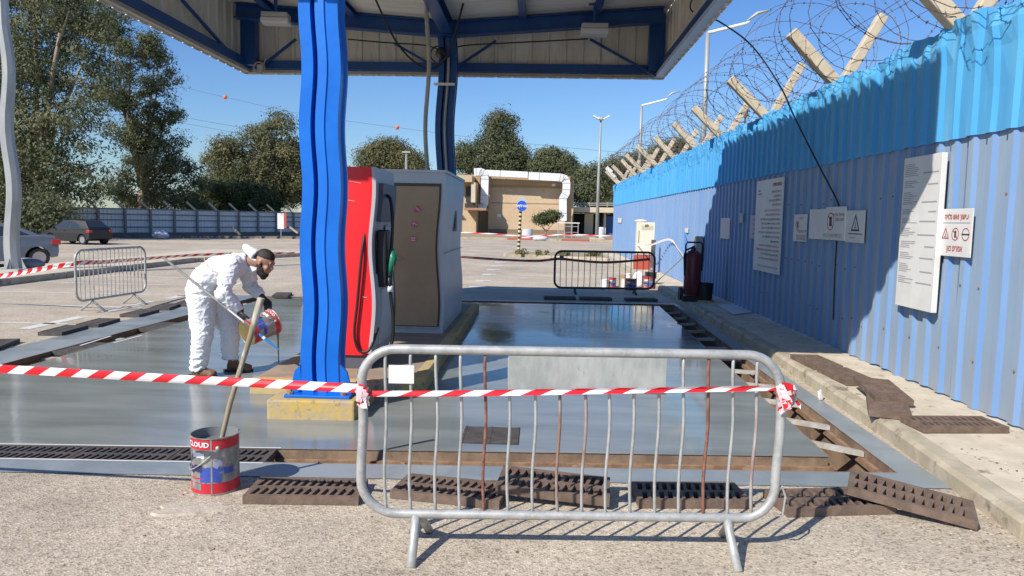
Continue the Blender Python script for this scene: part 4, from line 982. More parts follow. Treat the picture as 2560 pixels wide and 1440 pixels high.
# white lips of fresh paint beside the fitted grates
g = MB()
for w, zz in ((-.05, .007), (1.05, .008)):
    for k in range(20):
        a = trench_pt(0, .48*k/20, w-.02+.02*mnoise.noise((k*.7, w, 0)), zz); b_ = trench_pt(0, .48*(k+1)/20, w-.02+.02*mnoise.noise(((k+1)*.7, w, 0)), zz)
        g.quad(a, b_, (b_[0], b_[1]+.016, zz), (a[0], a[1]+.016, zz))
for (x0, y0, x1, y1) in ((-5.6, 8.75, -5.66, 9.5), (-5.33, 9.0, -5.3, 9.6)): g.quad((x0, y0, .009), (x0+.03, y0, .009), (x1+.03, y1, .009), (x1, y1, .009))
for y0, y1 in ((14.98, 15.02),): g.quad((-1, 14.86, .0085), (2.7, 15.0, .0085), (2.7, 15.03, .0085), (-1, 14.89, .0085))
struct('paint_lip', g, mat('white paint lip', (.7, .72, .72), rough=.5), loc=(0, 0, 0))
# splashes of white and red on the kerb
for (x, y, k) in ((2365, 1185, 0), (2040, 985, 1)):
    p = onz(x, y, .06); b = MB()
    for q in range(3 if k == 0 else 1):
        b.add([(p.x+.02+q*.03, p.y-.03, .01), (p.x+.06+q*.02, p.y-.02, .012), (p.x+.05+q*.02, p.y+.01, .11-.02*q), (p.x+.02+q*.02, p.y+.02, .08)], [(0, 1, 2, 3), (0, 3, 2, 1)], 0 if q < 2 else 1)
    b.keep = True; tag(b.build('tape_scrap', [M_tapew, M_tapered]), ['white and red tape scrap stuck at the near kerb foot', 'white tape scrap stuck on the kerb behind the barrier'][k], 'tape scrap')

# ------------------------------------------------------------------ paint pails
def pail(name, label, loc, R=.14, Hh=.33, rot=(0, 0, 0), open_top=True, gold=False, stage=0, handle=True, fill=.06, word=None, plain=None):
    o = thing(name, label, 'paint pail', loc); o.rotation_euler = rot
    b = MB()
    prof = [(0, .004), (R*.97, .004), (R, 0), (R, .012), (R*.985, .02), (R*.985, Hh*.22), (R*.985, Hh*.80), (R*.985, Hh-.01), (R*1.03, Hh-.004), (R*1.03, Hh), (R*.97, Hh), (R*.965, Hh-.02), (R*.965, Hh-fill)]
    mis = [3 if gold else 0, 0, 0, 1, 1, 0, 1, 0, 0, 0, 4, 4]
    mats = [M_tin, M_tinred, M_tinblue, M_gold, mat('pail inside grey', (.2, .21, .21), rough=.4)]
    if plain: mats = [plain, plain, plain, plain, plain]
    b.lathe(prof, 36, mis=mis); b.build('body', mats, o, smooth=True, ang=40)
    b = MB(); b.lathe([(0, Hh-fill), (R*.965, Hh-fill)], 36); b.build('paint', M_wetpaint if not plain else plain, o)
    if not plain:
        b = MB(); r2 = R*.985+.0015
        def patch(a0, a1, z0, z1, mi, n=8, jag=0):
            v = []
            for k in range(n+1):
                w = a0+(a1-a0)*k/n; j = jag*mnoise.noise((k*1.7, z0*9, 2))
                v += [(r2*math.cos(w), r2*math.sin(w), z0+j), (r2*math.cos(w), r2*math.sin(w), z1+j)]
            b.add(v, [(2*k, 2*k+2, 2*k+3, 2*k+1) for k in range(n)], mi)
        fr = -PI/2
        patch(fr-.35, fr+.55, Hh*.235, Hh*.5, 0, jag=.01); patch(fr-.05, fr+1.1, Hh*.36, Hh*.47, 0, jag=.012); patch(fr-1.0, fr-.25, Hh*.4, Hh*.52, 1, jag=.012)
        patch(fr-.9, fr-.3, Hh*.1, Hh*.21, 2, jag=.004); patch(fr-.75, fr-.15, Hh*.66, Hh*.75, 3, 6, .012); patch(fr+.2, fr+.6, Hh*.5, Hh*.62, 4, 6, .015); patch(fr-.95, fr-.2, Hh*.285, Hh*.31, 5, 6, .003)
        patch(fr+.12, fr+.18, Hh*.02, Hh*.98, 2, 2)
        if word:   # letters wrapped round the red band
            t = MB(); text(word, Hh*.12, Matrix.Identity(4), t, thick=.001, sx=1.1)
            b.add([((r2+.001)*math.cos(fr-.5+x/R), (r2+.001)*math.sin(fr-.5+x/R), Hh*.885+y) for x, y, z in t.v], t.f, 3)
        b.keep = True; b.build('label', [M_tinblue, M_navy, M_tin, M_tapew, mat('lilac print', (.3, .3, .42), rough=.5), M_tinred], o)
    if handle:
        b = MB(); aw = -PI/2+.42
        hx, hy = R*math.cos(aw), R*math.sin(aw)
        b.ball((hx*1.02, hy*1.02, Hh*.83), .014)
        pts = []
        for k in range(13):
            w = aw-PI*k/12; dr = math.sin(PI*k/12)
            pts.append((R*1.05*math.cos(w), R*1.05*math.sin(w), Hh*.83-dr*Hh*.42))
        b.tube(pts, .0035, 6); b.build('handle', M_galv, o, smooth=True)
    return o
bpnt = onz(516, 1240)
pail('paint_bucket', 'open scuffed paint pail with red bands and blue print in the left foreground', (bpnt.x, bpnt.y+.13, 0), .138, .345, (0, 0, .1), word='CLOUD')
bk = Vector((bpnt.x, bpnt.y+.13, 0)); g = MB()
sp = [ony(555, 1095, bk.y), ony(575, 1010, bk.y+.01), ony(600, 925, bk.y+.02), ony(628, 835, bk.y+.03), ony(640, 790, bk.y+.03), ony(653, 745, bk.y+.03)]
sp = [sp[0]-(sp[1]-sp[0])*.5]+sp
g.tube(sp, [.013, .014, .015, .015, .017, .020, .021], 8); tag(g.build('wooden_stick', M_wood, smooth=True, ang=50), 'long paint spattered wooden stick standing in the foreground pail', 'stick')

# ------------------------------------------------------------------ worker
def solid(mb, name, m, parent, vox, smooth=6, disp=None, sub=True):
    """union of overlapping closed pieces fused into ONE skin"""
    o = mb.build(name, m, parent)
    r = o.modifiers.new('r', 'REMESH'); r.mode = 'VOXEL'; r.voxel_size = vox
    s = o.modifiers.new('s', 'SMOOTH'); s.iterations = smooth; s.factor = .5
    dg = bpy.context.evaluated_depsgraph_get(); me = bpy.data.meshes.new_from_object(o.evaluated_get(dg)); o.modifiers.clear()
    if disp:
        nn = [v.normal.copy() for v in me.vertices]
        for v, q in zip(me.vertices, nn): v.co += q*disp(v.co)
    me.polygons.foreach_set('use_smooth', [True]*len(me.polygons)); o.data = me
    return o
k_ = .00395
wk = thing('person', 'bearded man in white hooded coverall bending over and pouring paint on the wet floor', 'person', (-3.38, 7.32, .006))
def wp(x, y, dep): return Vector(((x-505)*k_, dep, (940-y)*k_))
# body (skin) - head, neck and limbs inside the clothes
hc = wp(661, 645, .02)
B = MB()
hd = Vector((-.42, -.0, -.9)).normalized()     # crown-to-chin direction (looking down and forward)
fwd = Vector((.9, -.12, -.42)); fwd = (fwd-hd*fwd.dot(hd)).normalized(); sde = fwd.cross(hd)
def hp(f, s, u): return hc+fwd*f+sde*s-hd*u
def hball(f, s, u, r, sc=(1, 1, 1)):
    Mx = Matrix((fwd, sde, -hd)).transposed().to_4x4(); Mx.translation = hp(f, s, u); B.ball((0, 0, 0), r, 16, 12, 0, sc, Mx)
hball(-.005, 0, .035, .088, (1.12, .88, 1.0)); hball(.03, 0, -.04, .07, (1, .85, 1.15)); hball(.045, 0, -.085, .04, (1, .95, .8))
hball(.103, 0, -.02, .016, (1.2, .8, 1.6)); hball(.085, 0, .028, .03, (.6, 1.9, .5)); hball(.093, 0, -.062, .018, (.7, 1.4, .6))
for s in (-1, 1): hball(-.008, s*.079, -.005, .027, (.75, .35, 1.25)); hball(.07, s*.045, -.03, .028, (.7, .8, .8))
B.tube([hp(-.05, 0, -.04), wp(625, 645, .01), wp(590, 650, .0)], [.06, .062, .075], 12)
sp_ = [wp(508, 720, 0), wp(525, 690, 0), wp(560, 665, 0), wp(596, 650, 0)]
B.tube(sp_, [.11, .105, .12, .1], 12)
hipN, kneN, ankN = wp(512, 740, -.10), wp(515, 830, -.12), wp(500, 922, -.11)
hipF, kneF, ankF = wp(520, 738, .10), wp(557, 822, .14), wp(553, 905, .17)
shN, elN, wrN = wp(596, 658, -.17), wp(582, 720, -.25), wp(617, 764, -.17)
shF, elF, wrF = wp(600, 655, .17), wp(604, 708, .22), wp(642, 736, .13)
for a, b_, c in ((hipN, kneN, ankN), (hipF, kneF, ankF)): B.tube([a, b_, c], [.075, .05, .04], 10); B.ball(b_, .05)
for a, b_, c in ((shN, elN, wrN), (shF, elF, wrF)): B.tube([a, b_, c], [.05, .04, .03], 10); B.ball(b_, .04); B.tube([wp(590, 650, 0), a], .06, 10)
B.tube([hipN, hipF], .09, 10)
body = solid(B, 'body', M_skin, wk, .008, 5)
# coverall
Cc = MB()
for s in (-.085, .085):
    Cc.tube([wp(506, 742, s), wp(508, 715, s), wp(524, 686, s), wp(556, 664, s*1.15), wp(592, 652, s*1.2)], [.125, .145, .14, .138, .11], 16)
    Cc.ball(wp(506, 738, s), .128); Cc.ball(wp(593, 652, s), .108)
Cc.tube([wp(592, 652, 0), wp(620, 643, .01)], [.12, .082], 14)
for hip, kn, an, s in ((hipN, kneN, ankN, -1), (hipF, kneF, ankF, 1)):
    a2 = kn.lerp(an, .5)
    Cc.tube([hip+Vector((0, 0, .03)), hip.lerp(kn, .5)+Vector((-.005, 0, 0)), kn, a2, an+Vector((0, 0, .02)), an], [.135, .122, .102, .088, .078, .07], 16)
for sh, el, wr in ((shN, elN, wrN), (shF, elF, wrF)):
    Cc.ball(sh, .095); Cc.tube([sh, sh.lerp(el, .5), el, el.lerp(wr, .55), wr], [.094, .084, .082, .064, .045], 14); Cc.ball(el, .081)
    Cc.tube([wp(592, 652, 0), sh], [.11, .093], 12)
def wrinkle(p):
    a = mnoise.noise((p.x*7, p.y*7, p.z*7)); w = .007*a
    b = mnoise.noise((p.x*11+2.5*a, p.y*11, p.z*24+2*a)); w += .008*((1-abs(b)*2.4)**3 if abs(b) < .4 else 0)
    c = mnoise.noise((p.x*24-p.z*10, p.y*18, p.z*20+p.x*14)); w += .0045*((1-abs(c)*2.6)**3 if abs(c) < .38 else 0)
    if p.z < .22: w += .008*math.sin(p.z*90+5*mnoise.noise((p.x*14, p.y*14, 0)))
    if .9 < p.z < .96: w -= .01
    return w
cov = solid(Cc, 'coverall', M_suit, wk, .008, 7, wrinkle)
Hd = MB()
Hd.tube([wp(640, 628, .01), wp(630, 619, .01), wp(616, 609, .01)], [.066, .055, .04], 12); Hd.tube([hp(-.10, 0, .0), hp(-.085, 0, -.09), wp(640, 672, .01)], [.06, .07, .055], 12, M=None)
Hd.ball(wp(616, 609, .01), .04)
solid(Hd, 'hood', M_suit, wk, .009, 4, lambda p: .006*mnoise.noise(p*22))
g = MB()   # seam tape lines on the back
for pts in ([(528, 632), (538, 648), (552, 662), (570, 672)],):
    P = []
    for x, y in pts: P.append(wp(x, y, -.232 if y > 640 else -.17))
    g.tube(P, .004, 5)
g.build('seam', M_seam, wk)
Hr = MB()
def hrb(f, s, u, r, sc): 
    Mx = Matrix((fwd, sde, -hd)).transposed().to_4x4(); Mx.translation = hp(f, s, u); Hr.ball((0, 0, 0), r, 18, 12, 0, sc, Mx)
hrb(-.008, 0, .060, .086, (1.12, .90, .9)); hrb(-.05, 0, .03, .066, (.85, .95, 1.0))
solid(Hr, 'hair', M_hair, wk, .008, 2, lambda p: .002*mnoise.noise(p*60))
Hr = MB(); hrb(.035, 0, -.105, .06, (1.05, 1.0, .75)); hrb(.015, .050, -.07, .034, (1.2, .6, 1.3)); hrb(.015, -.050, -.07, .034, (1.2, .6, 1.3)); hrb(.005, .066, -.03, .02, (.9, .6, 1.9)); hrb(.005, -.066, -.03, .02, (.9, .6, 1.9)); hrb(.086, .03, .032, .01, (.7, 1.8, .6)); hrb(.086, -.03, .032, .01, (.7, 1.8, .6)); hrb(.09, 0, -.045, .012, (.8, 2.6, .6)); hrb(.055, 0, -.135, .035, (1, .9, .9))
solid(Hr, 'beard', M_hair, wk, .007, 3, lambda p: .003*mnoise.noise(p*50))
for s in (-1, 1):
    e = MB(); e.ball(hp(.084, s*.033, .010), .0095); e.build('eye', mat('eye', (.12, .10, .09), rough=.3), wk, smooth=True)
pb0 = wp(636, 820, -.21); pb1 = wp(694, 790, .10); pax = (pb1-pb0).normalized(); HP = .32; RP = .132
def glove(wr, palm_c, toward, normal, nm):
    """hand with five fingers closing over the pail edge"""
    G = MB(); t = Vector(toward).normalized(); nrm = Vector(normal); nrm = (nrm-t*nrm.dot(t)).normalized(); sd2 = t.cross(nrm)
    G.tube([wr-t*.05, wr, palm_c-t*.03], [.042, .036, .034], 12); 
    for k, (o, ln) in enumerate(((-.033, .072), (-.011, .082), (.011, .078), (.032, .062))):
        base = palm_c+sd2*o+t*.03; 
        G.tube([palm_c-t*.035+sd2*o*.7, palm_c+sd2*o, base], [.018, .017, .0125], 8)
        p1 = base+t*ln*.42-nrm*.006; p2 = p1+t*ln*.28-nrm*ln*.3; p3 = p2-nrm*ln*.34+t*ln*.02
        G.tube([base, p1, p2, p3], [.0115, .0105, .0095, .008], 8); G.ball(p3, .008)
    tb = palm_c-t*.02-sd2*.035; t1 = tb-sd2*.022+t*.025-nrm*.012; t2 = t1+t*.03-nrm*.022; G.tube([palm_c-t*.03-sd2*.01, tb, t1, t2], [.016, .015, .012, .009], 8); G.ball(t2, .009)
    return solid(G, nm, M_glove, wk, .0048, 2)
glove(wrN, wp(622, 779, -.19), wp(628, 800, -.16)-wp(617, 766, -.17), (-.55, -.75, .3), 'glove')
glove(wrF, wp(657, 748, .09), wp(668, 757, .05)-wp(646, 738, .13), (.1, -.15, 1), 'glove')
def boot(an, toe_dir, gz, nm='boot'):
    t = Vector(toe_dir).normalized(); s = t.cross(Vector((0, 0, 1))); z0 = gz; Bt = MB()
    an = Vector(an); c = Vector((an.x, an.y, z0))
    Bt.tube([an+Vector((0, 0, .04)), Vector((an.x, an.y, z0+.055))], [.052, .055], 12)
    Bt.tube([c-t*.055+Vector((0, 0, .05)), c+t*.04+Vector((0, 0, .055)), c+t*.13+Vector((0, 0, .045)), c+t*.185+Vector((0, 0, .038))], [.048, .05, .045, .034], 12)
    for o in (-.02, .02): Bt.ball(c+t*.15+s*o+Vector((0, 0, .037)), .036)
    bo = solid(Bt, nm, M_boot, wk, .008, 4)
    Sl = MB(); pts = []
    for k in range(20):
        w = 2*PI*k/20; pts.append((.05+.155*math.cos(w), .05*math.sin(w)*(1.0 if math.cos(w) > -.3 else .85)))
    Mx = Matrix((t, -s, Vector((0, 0, 1)))).transposed().to_4x4(); Mx.translation = c
    Sl.prism(pts, 0, .026, M=Mx); Sl.build('sole', M_sole, bo)
boot(ankN, (1, -.08, 0), 0); boot(ankF+Vector((.02, .03, 0)), (1, .12, 0), 0)
# the tilted pail the worker empties, its stream, and the pole
Rm = (Vector(pax)).to_track_quat('Z', 'Y')
pl_ = pail('paint_pail', 'tilted paint pail with gold bottom and red rim held by the bending worker', wk.matrix_basis @ pb0, RP, HP, (0, 0, 0), gold=True, word='CLOUD', fill=.10)
# roll the pail about its axis so that the printed side faces the viewer
best = None
for a in range(0, 360, 10):
    q = Rm.to_matrix() @ Matrix.Rotation(rad(a), 3, 'Z'); v = q @ Vector((0, -1, 0)); sc_ = -v.y+.3*v.z
    if best is None or sc_ > best[0]: best = (sc_, q)
pl_.rotation_euler = best[1].to_euler()
tp = wk.matrix_basis @ (pb0+Vector(pax)*HP); low = (Vector((0, 0, -1))-Vector(pax)*Vector((0, 0, -1)).dot(Vector(pax))).normalized()
lip = tp+low*RP
g = MB(); pts = [lip-Vector(pax)*.02+Vector((0, 0, .01)), lip+Vector((.008, 0, -.01)), lip+Vector((.012, 0, -.06)), Vector((lip.x+.014, lip.y, .2)), Vector((lip.x+.014, lip.y, .012))]
g.tube(pts, [.02, .016, .009, .006, .009], 8); tag(g.build('paint_stream', M_wetpaint, smooth=True), 'thin stream of grey paint falling from the tilted pail', 'paint')
g = MB()
pa_ = wk.matrix_basis @ wp(440, 636, -.27); pz_ = wk.matrix_basis @ wp(718, 858, -.22)
g.tube([pa_, pa_.lerp(pz_, .55)], .0125, 8, 0); g.tube([pa_.lerp(pz_, .55), pa_.lerp(pz_, .70)], .010, 8, 2); g.tube([pa_.lerp(pz_, .70), pa_.lerp(pz_, .86)], .015, 8, 1); g.tube([pa_.lerp(pz_, .86), pa_.lerp(pz_, .88)], .017, 8, 2); g.tube([pa_.lerp(pz_, .88), pz_], [.014, .007], 8, 1)
tag(g.build('roller_pole', [M_polegrey, M_poleblue, M_white], smooth=True, ang=60), 'grey roller pole with blue tip tucked under the arm of the worker', 'pole')

# ------------------------------------------------------------------ things along the fence
p = onz(1722, 752, .125); ext = thing('fire_extinguisher', 'large dark red wheeled fire extinguisher in shade by the fence', 'extinguisher', (p.x+.05, p.y, .126))
s = 16/1850.; 
b = MB(); b.lathe([(0, .0), (.15, 0), (.165, .04), (.165, .74), (.15, .80), (.1, .85), (.05, .88), (.05, .92), (0, .92)], 24, M=xf((0, 0, .12))); b.build('tank', M_ext, ext, smooth=True, ang=50)
b = MB(); b.tube([(-.16, -.05, .6), (-.16, -.05, 1.1), (-.13, -.05, 1.15), (.13, -.05, 1.15), (.16, -.05, 1.1), (.16, -.05, .6)], .018, 8); b.build('push_handle', M_black, ext, smooth=True)
b = MB(); b.tube([(0, 0, 1.02), (0, 0, 1.08)], .03, 8); b.tube([(0, 0, 1.06), (-.16, -.1, 1.0), (-.2, -.12, .9), (-.18, -.14, .5)], .018, 8); b.build('hose', M_black, ext, smooth=True)
for sx in (-1, 1):
    b = MB(); b.tube([(sx*.17, .1, .13), (sx*.23, .1, .13)], .13, 18); b.build('wheel', M_black, ext)
b = MB(); b.box(-.2, .2, -.16, .1, .0, .1); b.build('stand', M_black, ext, bev=.01)
a = onx(1752, 640, WX-.06); o = thing('electric_box', 'grey electric box with conduit on the shaded fence behind the extinguisher', 'box', (WX-.05, a.y, 0))
b = MB(); b.box(-.16, 0, -.13, .13, .98, 1.36); b.build('cover', M_boxgrey, o, bev=.01)
b = MB(); b.tube([(-.06, 0, .98), (-.06, 0, .2)], .02, 8); b.build('conduit', M_boxgrey, o)
b = MB(); b.box(-.1, -.0, -.22, -.1, .8, .95); b.build('socket', M_dkgrey, o, bev=.01)
p = onz(1757, 752, .125); o = thing('black_tub', 'black tub with yellow rim at its foot beside the extinguisher', 'bucket', (p.x, p.y-.1, .126))
b = MB(); b.lathe([(0, .03), (.15, .03), (.17, .36), (.16, .36), (.14, .1), (0, .1)], 20); b.build('bucket_body', M_black, o, smooth=True, ang=50)
b = MB(); b.lathe([(.0, .0), (.19, .0), (.19, .03), (0, .03)], 20); b.build('tray', M_yellow, o)
b = MB(); b.tube([(-.1, .0, .36), (-.2, .03, .46), (-.1, .1, .42)], .02, 6); b.build('rag', M_plastic, o)
g = MB(); q = [onz(1795, 763, .135), onz(1845, 762, .135), onz(1890, 780, .135), onz(1835, 787, .135)]
g.add([tuple(v) for v in q]+[(v.x, v.y, v.z+.012) for v in q], [(0,1,2,3),(7,6,5,4),(0,4,5,1),(1,5,6,2),(2,6,7,3),(3,7,4,0)])
tag(g.build('white_sheet', M_board), 'flat white sheet lying on the shaded pavement by the fence foot', 'sheet')
cab = thing('electric_cabinet', 'tall cream cabinet on a red brick base against the sunlit fence', 'cabinet', (3.15, 24.0, .125))
cs = 24.0/1850
cw = 52*cs; 
b = MB(); b.box(-.02, cw-.02, 0, .35, .48, 1.52-.0); b.build('cover', M_cab, cab, bev=.01)
b = MB(); b.box(-.06, cw+.02, -.04, .4, 0, .46); b.build('base', M_brickred, cab, bev=.01)
b = MB()
for k in range(5): b.box(.12, cw-.18, -.008, -.002, 1.28+k*.03, 1.29+k*.03)
b.box(.22, .34, -.01, -.003, 1.37, 1.45, 1); b.box(.03, .045, -.012, -.002, .85, 1.25, 2)
b.build('louvre', [mat('louvre shade', (.5, .47, .38), rough=.5), M_gold, M_dkgrey], cab)
b = MB(); b.ball((.1, .1, 1.56), .1, 12, 8, 0, (2.0, 1, .5)); tag(b.build('plastic_bag', M_tapep, loc=(3.15, 24.0, .125)), 'pink plastic bag lying on top of the cream cabinet', 'bag')
g = MB(); g.box(3.40, 3.52, 22.6, 22.7, .12, 1.12); tag(g.build('dark_post', M_dkgrey), 'short dark square post beside the cream cabinet', 'post')
# pails and lids behind the dark barrier
def spail(label, x, y, Y, R, Hh, **k):
    p = ony(x, y, Y); return pail('paint_can', label, (p.x, Y, k.pop('z', 0)), R*1.2, Hh*1.2, (0, 0, k.pop('rz', 0)), handle=False, **k)
M_wpail = mat('white pail plastic', (.72, .72, .72), rough=.4); M_bpail = mat('black crate plastic', (.02, .02, .022), rough=.5)
spail('white can at the left of the pails behind the dark barrier', 1512, 700, 18.6, .085, .17, plain=M_wpail)
spail('red banded can with open lid, second from left behind the dark barrier', 1530, 700, 18.7, .09, .2)
spail('white can stacked behind the others, beside the brick base', 1570, 690, 19.6, .09, .24, plain=M_wpail)
spail('white can in front of the brick base behind the red topped pail', 1562, 710, 18.2, .085, .22, plain=M_wpail)
spail('red topped pail nearest behind the dark barrier', 1577, 715, 17.9, .115, .24)
spail('red topped pail under the black crate behind the dark barrier', 1620, 705, 18.5, .13, .26)
p = ony(1626, 700, 18.5); o = thing('black_crate', 'black crate with a red can on it, stacked on a pail by the fence', 'crate', (p.x, 18.5, .262)); b = MB(); b.box(-.13, .13, -.12, .12, 0, .14); b.build('tub', M_bpail, o, bev=.015); b = MB(); b.box(-.135, .135, -.125, .125, .14, .155); b.build('lid', M_bpail, o, bev=.005)
pail('paint_can', 'small red and white can on top of the black crate', (p.x+.04, 18.5, .418), .075, .11, (0, 0, 0), handle=False)
p = ony(1596, 690, 18.75); g = MB(); Mx = xf((p.x, 18.75, .22), (PI/2-.25, 0, 0)); g.lathe([(0, 0), (.13, 0), (.14, .012), (.13, .02), (0, .02)], 24, M=Mx @ Matrix.Scale(1.35, 4, (0, 1, 0)))
tag(g.build('pail_cover', M_wpail, smooth=True, ang=40), 'round white lid leaning between the pails behind the dark barrier', 'lid')
p = ony(1500, 717, 17.9); g = MB(); g.lathe([(0, 0), (.13, 0), (.135, .02), (.1, .03), (0, .03)], 20, M=xf((p.x, 17.9, .001))); tag(g.build('pail_cover', M_wpail), 'round white lid lying flat on the asphalt behind the dark barrier', 'lid')
g = MB(); g.box(2.0, 2.14, 18.15, 18.35, 0, .36); tag(g.build('carton', mat('cardboard', (.42, .3, .17), rough=.9), bev=.01), 'small brown carton between white cans behind the dark barrier', 'carton')
g = MB(); a = onx(1717, 575, WX-.07); g.tube([onx(1712, 580, WX-.06), (3.35, 16.9, .15)], .014, 6); tag(g.build('broom_pole', M_poleblue), 'blue pole leaning on the fence left of the extinguisher', 'pole')
g = MB(); g.tube([(3.45, 17.8, .85), (2.98, 18.8, .14)], .013, 6); tag(g.build('wooden_pole', M_wood), 'pale wooden pole leaning near the red extinguisher', 'pole')

# ------------------------------------------------------------------ vegetation
def leaves_mesh(name, blobs, n, size, m, parent, seed, sig=.5, per=38, droop=.3, shell=.55):
    rs = np.random.RandomState(seed); bl = np.array(blobs, float); vol = (bl[:, 3]*bl[:, 4]*bl[:, 5])**.8; pr = vol/vol.sum()
    nc = max(4, n//per); bi = rs.choice(len(bl), nc, p=pr)
    d = rs.normal(size=(nc, 3)); d /= np.linalg.norm(d, axis=1)[:, None]; r = rs.uniform(shell, 1.03, nc)**.8
    cc = bl[bi, :3]+d*r[:, None]*bl[bi, 3:6]
    ci = rs.randint(0, nc, n); sg = sig*rs.uniform(.5, 1.3, nc)
    q = rs.normal(size=(n, 3)); q /= np.linalg.norm(q, axis=1)[:, None]; rr = rs.uniform(0, 1, n)**.45
    off = q*rr[:, None]*(1.7*sg[ci])[:, None]*np.array([1, 1, .72]); c = cc[ci]+off
    nr = q*1.1+d[ci]*.5+rs.normal(size=(n, 3))*.55+np.array([0, 0, .25]); nr /= np.linalg.norm(nr, axis=1)[:, None]
    a = rs.normal(size=(n, 3)); a[:, 2] -= droop*1.5; a -= nr*(a*nr).sum(1)[:, None]; a /= np.linalg.norm(a, axis=1)[:, None]
    b = np.cross(nr, a)
    L = size*rs.uniform(.6, 1.5, n)[:, None]; w = L*rs.uniform(.35, .6, n)[:, None]
    v = np.stack([c-a*L*.5, c+b*w*.5, c+a*L*.5, c-b*w*.5], 1).reshape(-1, 3)
    Mi = np.array(parent.matrix_basis.inverted()); v = v@Mi[:3, :3].T+Mi[:3, 3]
    me = bpy.data.meshes.new(name); me.vertices.add(4*n); me.vertices.foreach_set('co', v.ravel()); me.loops.add(4*n); me.loops.foreach_set('vertex_index', np.arange(4*n, dtype=np.int32))
    me.polygons.add(n); me.polygons.foreach_set('loop_start', np.arange(n, dtype=np.int32)*4); me.polygons.foreach_set('loop_total', np.full(n, 4, np.int32)); me.update(); me.validate()
    tc = rs.uniform(0, 1, nc)**1.3; t = np.clip(tc[ci]+rs.normal(size=n)*.14, 0, 1)
    at = me.attributes.new('tint', 'FLOAT', 'FACE'); at.data.foreach_set('value', t.astype(np.float32))
    me.materials.append(m); o = bpy.data.objects.new(name, me); COL.objects.link(o); o.parent = parent; return o
LF1 = leafmat('eucalyptus leaves', (.085, .108, .055), (.175, .19, .10), (.24, .22, .125))
LF2 = leafmat('olive tree leaves', (.095, .105, .05), (.18, .178, .09), (.25, .215, .115))
LF3 = leafmat('dark green leaves', (.08, .10, .052), (.155, .168, .088), (.22, .205, .11))
LF4 = leafmat('fresh green leaves', (.05, .07, .03), (.095, .12, .05), (.15, .16, .075))
def tree(name, label, cat, base, blobs, n, size, m, seed, trunk=.25, limbs=6, grp=None, **k):
    o = thing(name, label, cat, base, 0, grp); rnd = random.Random(seed); b = MB(); base = Vector(base)
    top = max(blobs, key=lambda q: q[2]); cen = sum((Vector(q[:3]) for q in blobs), Vector())/len(blobs)
    fork = base.lerp(Vector((cen.x, cen.y, cen.z)), .45)
    b.tube([base, base.lerp(fork, .5)+Vector((rnd.uniform(-.2, .2), rnd.uniform(-.2, .2), 0)), fork], [trunk*1.15, trunk*.9, trunk*.75], 10)
    for q in blobs[:limbs+4]:
        t = Vector(q[:3])+Vector((0, 0, q[5]*.5)); mid = fork.lerp(t, .5)+Vector((rnd.uniform(-.5, .5), rnd.uniform(-.5, .5), -.3))
        b.tube([fork-Vector((0, 0, .2)), mid, t], [trunk*.6, trunk*.32, trunk*.08], 7)
        for z in range(2):
            e = mid.lerp(t, rnd.uniform(.1, .8)); f = e+Vector((rnd.uniform(-1, 1)*q[3], rnd.uniform(-1, 1)*q[4], rnd.uniform(.1, .8)*q[5])); b.tube([e, f], [trunk*.2, trunk*.05], 5)
    b.build('trunk', M_bark, o, world=True, smooth=True)
    leaves_mesh('crown', blobs, n, size, m, o, seed, **k)
    return o
def blob(x, y, rx, ry, Y, dr=None):
    """crown lobe surveyed at pixel x,y with pixel radii, at distance Y"""
    c = ony(x, y, Y); return (c.x, Y+(dr or 0), c.z, rx*Y/F, max(.8, (rx+ry)/2*Y/F*.8), ry*Y/F)
def base_at(x, Y): return (ony(x, 560, Y).x, Y, 0)
Y = 44
tree('eucalyptus_tree', 'huge eucalyptus with hanging foliage at the left edge, behind the parked cars', 'tree', base_at(90, Y),
     [blob(60, 60, 150, 120, Y, 1), blob(200, 20, 140, 90, Y, -1), blob(90, 220, 130, 110, Y, -2), blob(210, 200, 120, 90, Y, 0), blob(60, 370, 130, 110, Y, -1), blob(180, 350, 120, 90, Y, -3), blob(100, 480, 130, 80, Y, -1), blob(230, 460, 100, 80, Y, -2), blob(-60, 150, 120, 200, Y, 0), blob(-50, 420, 120, 160, Y, 0), blob(30, -120, 200, 130, Y, 1), blob(260, 120, 60, 60, Y, -1), blob(270, 330, 60, 70, Y, -2), blob(150, 530, 150, 45, Y, -4), blob(250, 540, 60, 40, Y, -5), blob(60, 530, 150, 55, Y, -6), blob(190, 560, 90, 35, Y, -5)],
     120000, .17, LF1, 1, .5, 6, sig=.62, per=130, droop=.9, shell=.35)
Y = 54
tree('eucalyptus_tree', 'leaning dark eucalyptus with open branches beside the huge one, left of the sky gap', 'tree', base_at(330, Y),
     [blob(330, 130, 85, 60, Y), blob(395, 120, 45, 55, Y), blob(400, 210, 50, 40, Y), blob(310, 240, 80, 50, Y), blob(420, 290, 62, 42, Y), blob(340, 330, 80, 55, Y), blob(380, 400, 75, 60, Y), blob(440, 400, 42, 65, Y), blob(330, 470, 100, 50, Y), blob(440, 480, 50, 55, Y), blob(275, 60, 60, 50, Y), blob(330, 505, 95, 32, Y, 2), blob(440, 508, 55, 30, Y, 2), blob(470, 440, 30, 60, Y, 1)],
     60000, .16, LF3, 2, .32, 8, sig=.5, per=130, droop=.7, shell=.25)
Y = 68
tree('leafy_tree', 'broad olive green tree behind the grey fence, left of the bright column', 'tree', base_at(700, Y),
     [blob(640, 400, 120, 75, Y), blob(690, 350, 70, 60, Y), blob(580, 420, 75, 65, Y), blob(720, 430, 70, 90, Y), blob(640, 470, 130, 55, Y), blob(700, 300, 22, 18, Y), blob(790, 440, 70, 70, Y)],
     60000, .20, LF2, 3, .4, 7, sig=.75, per=120, droop=.5)
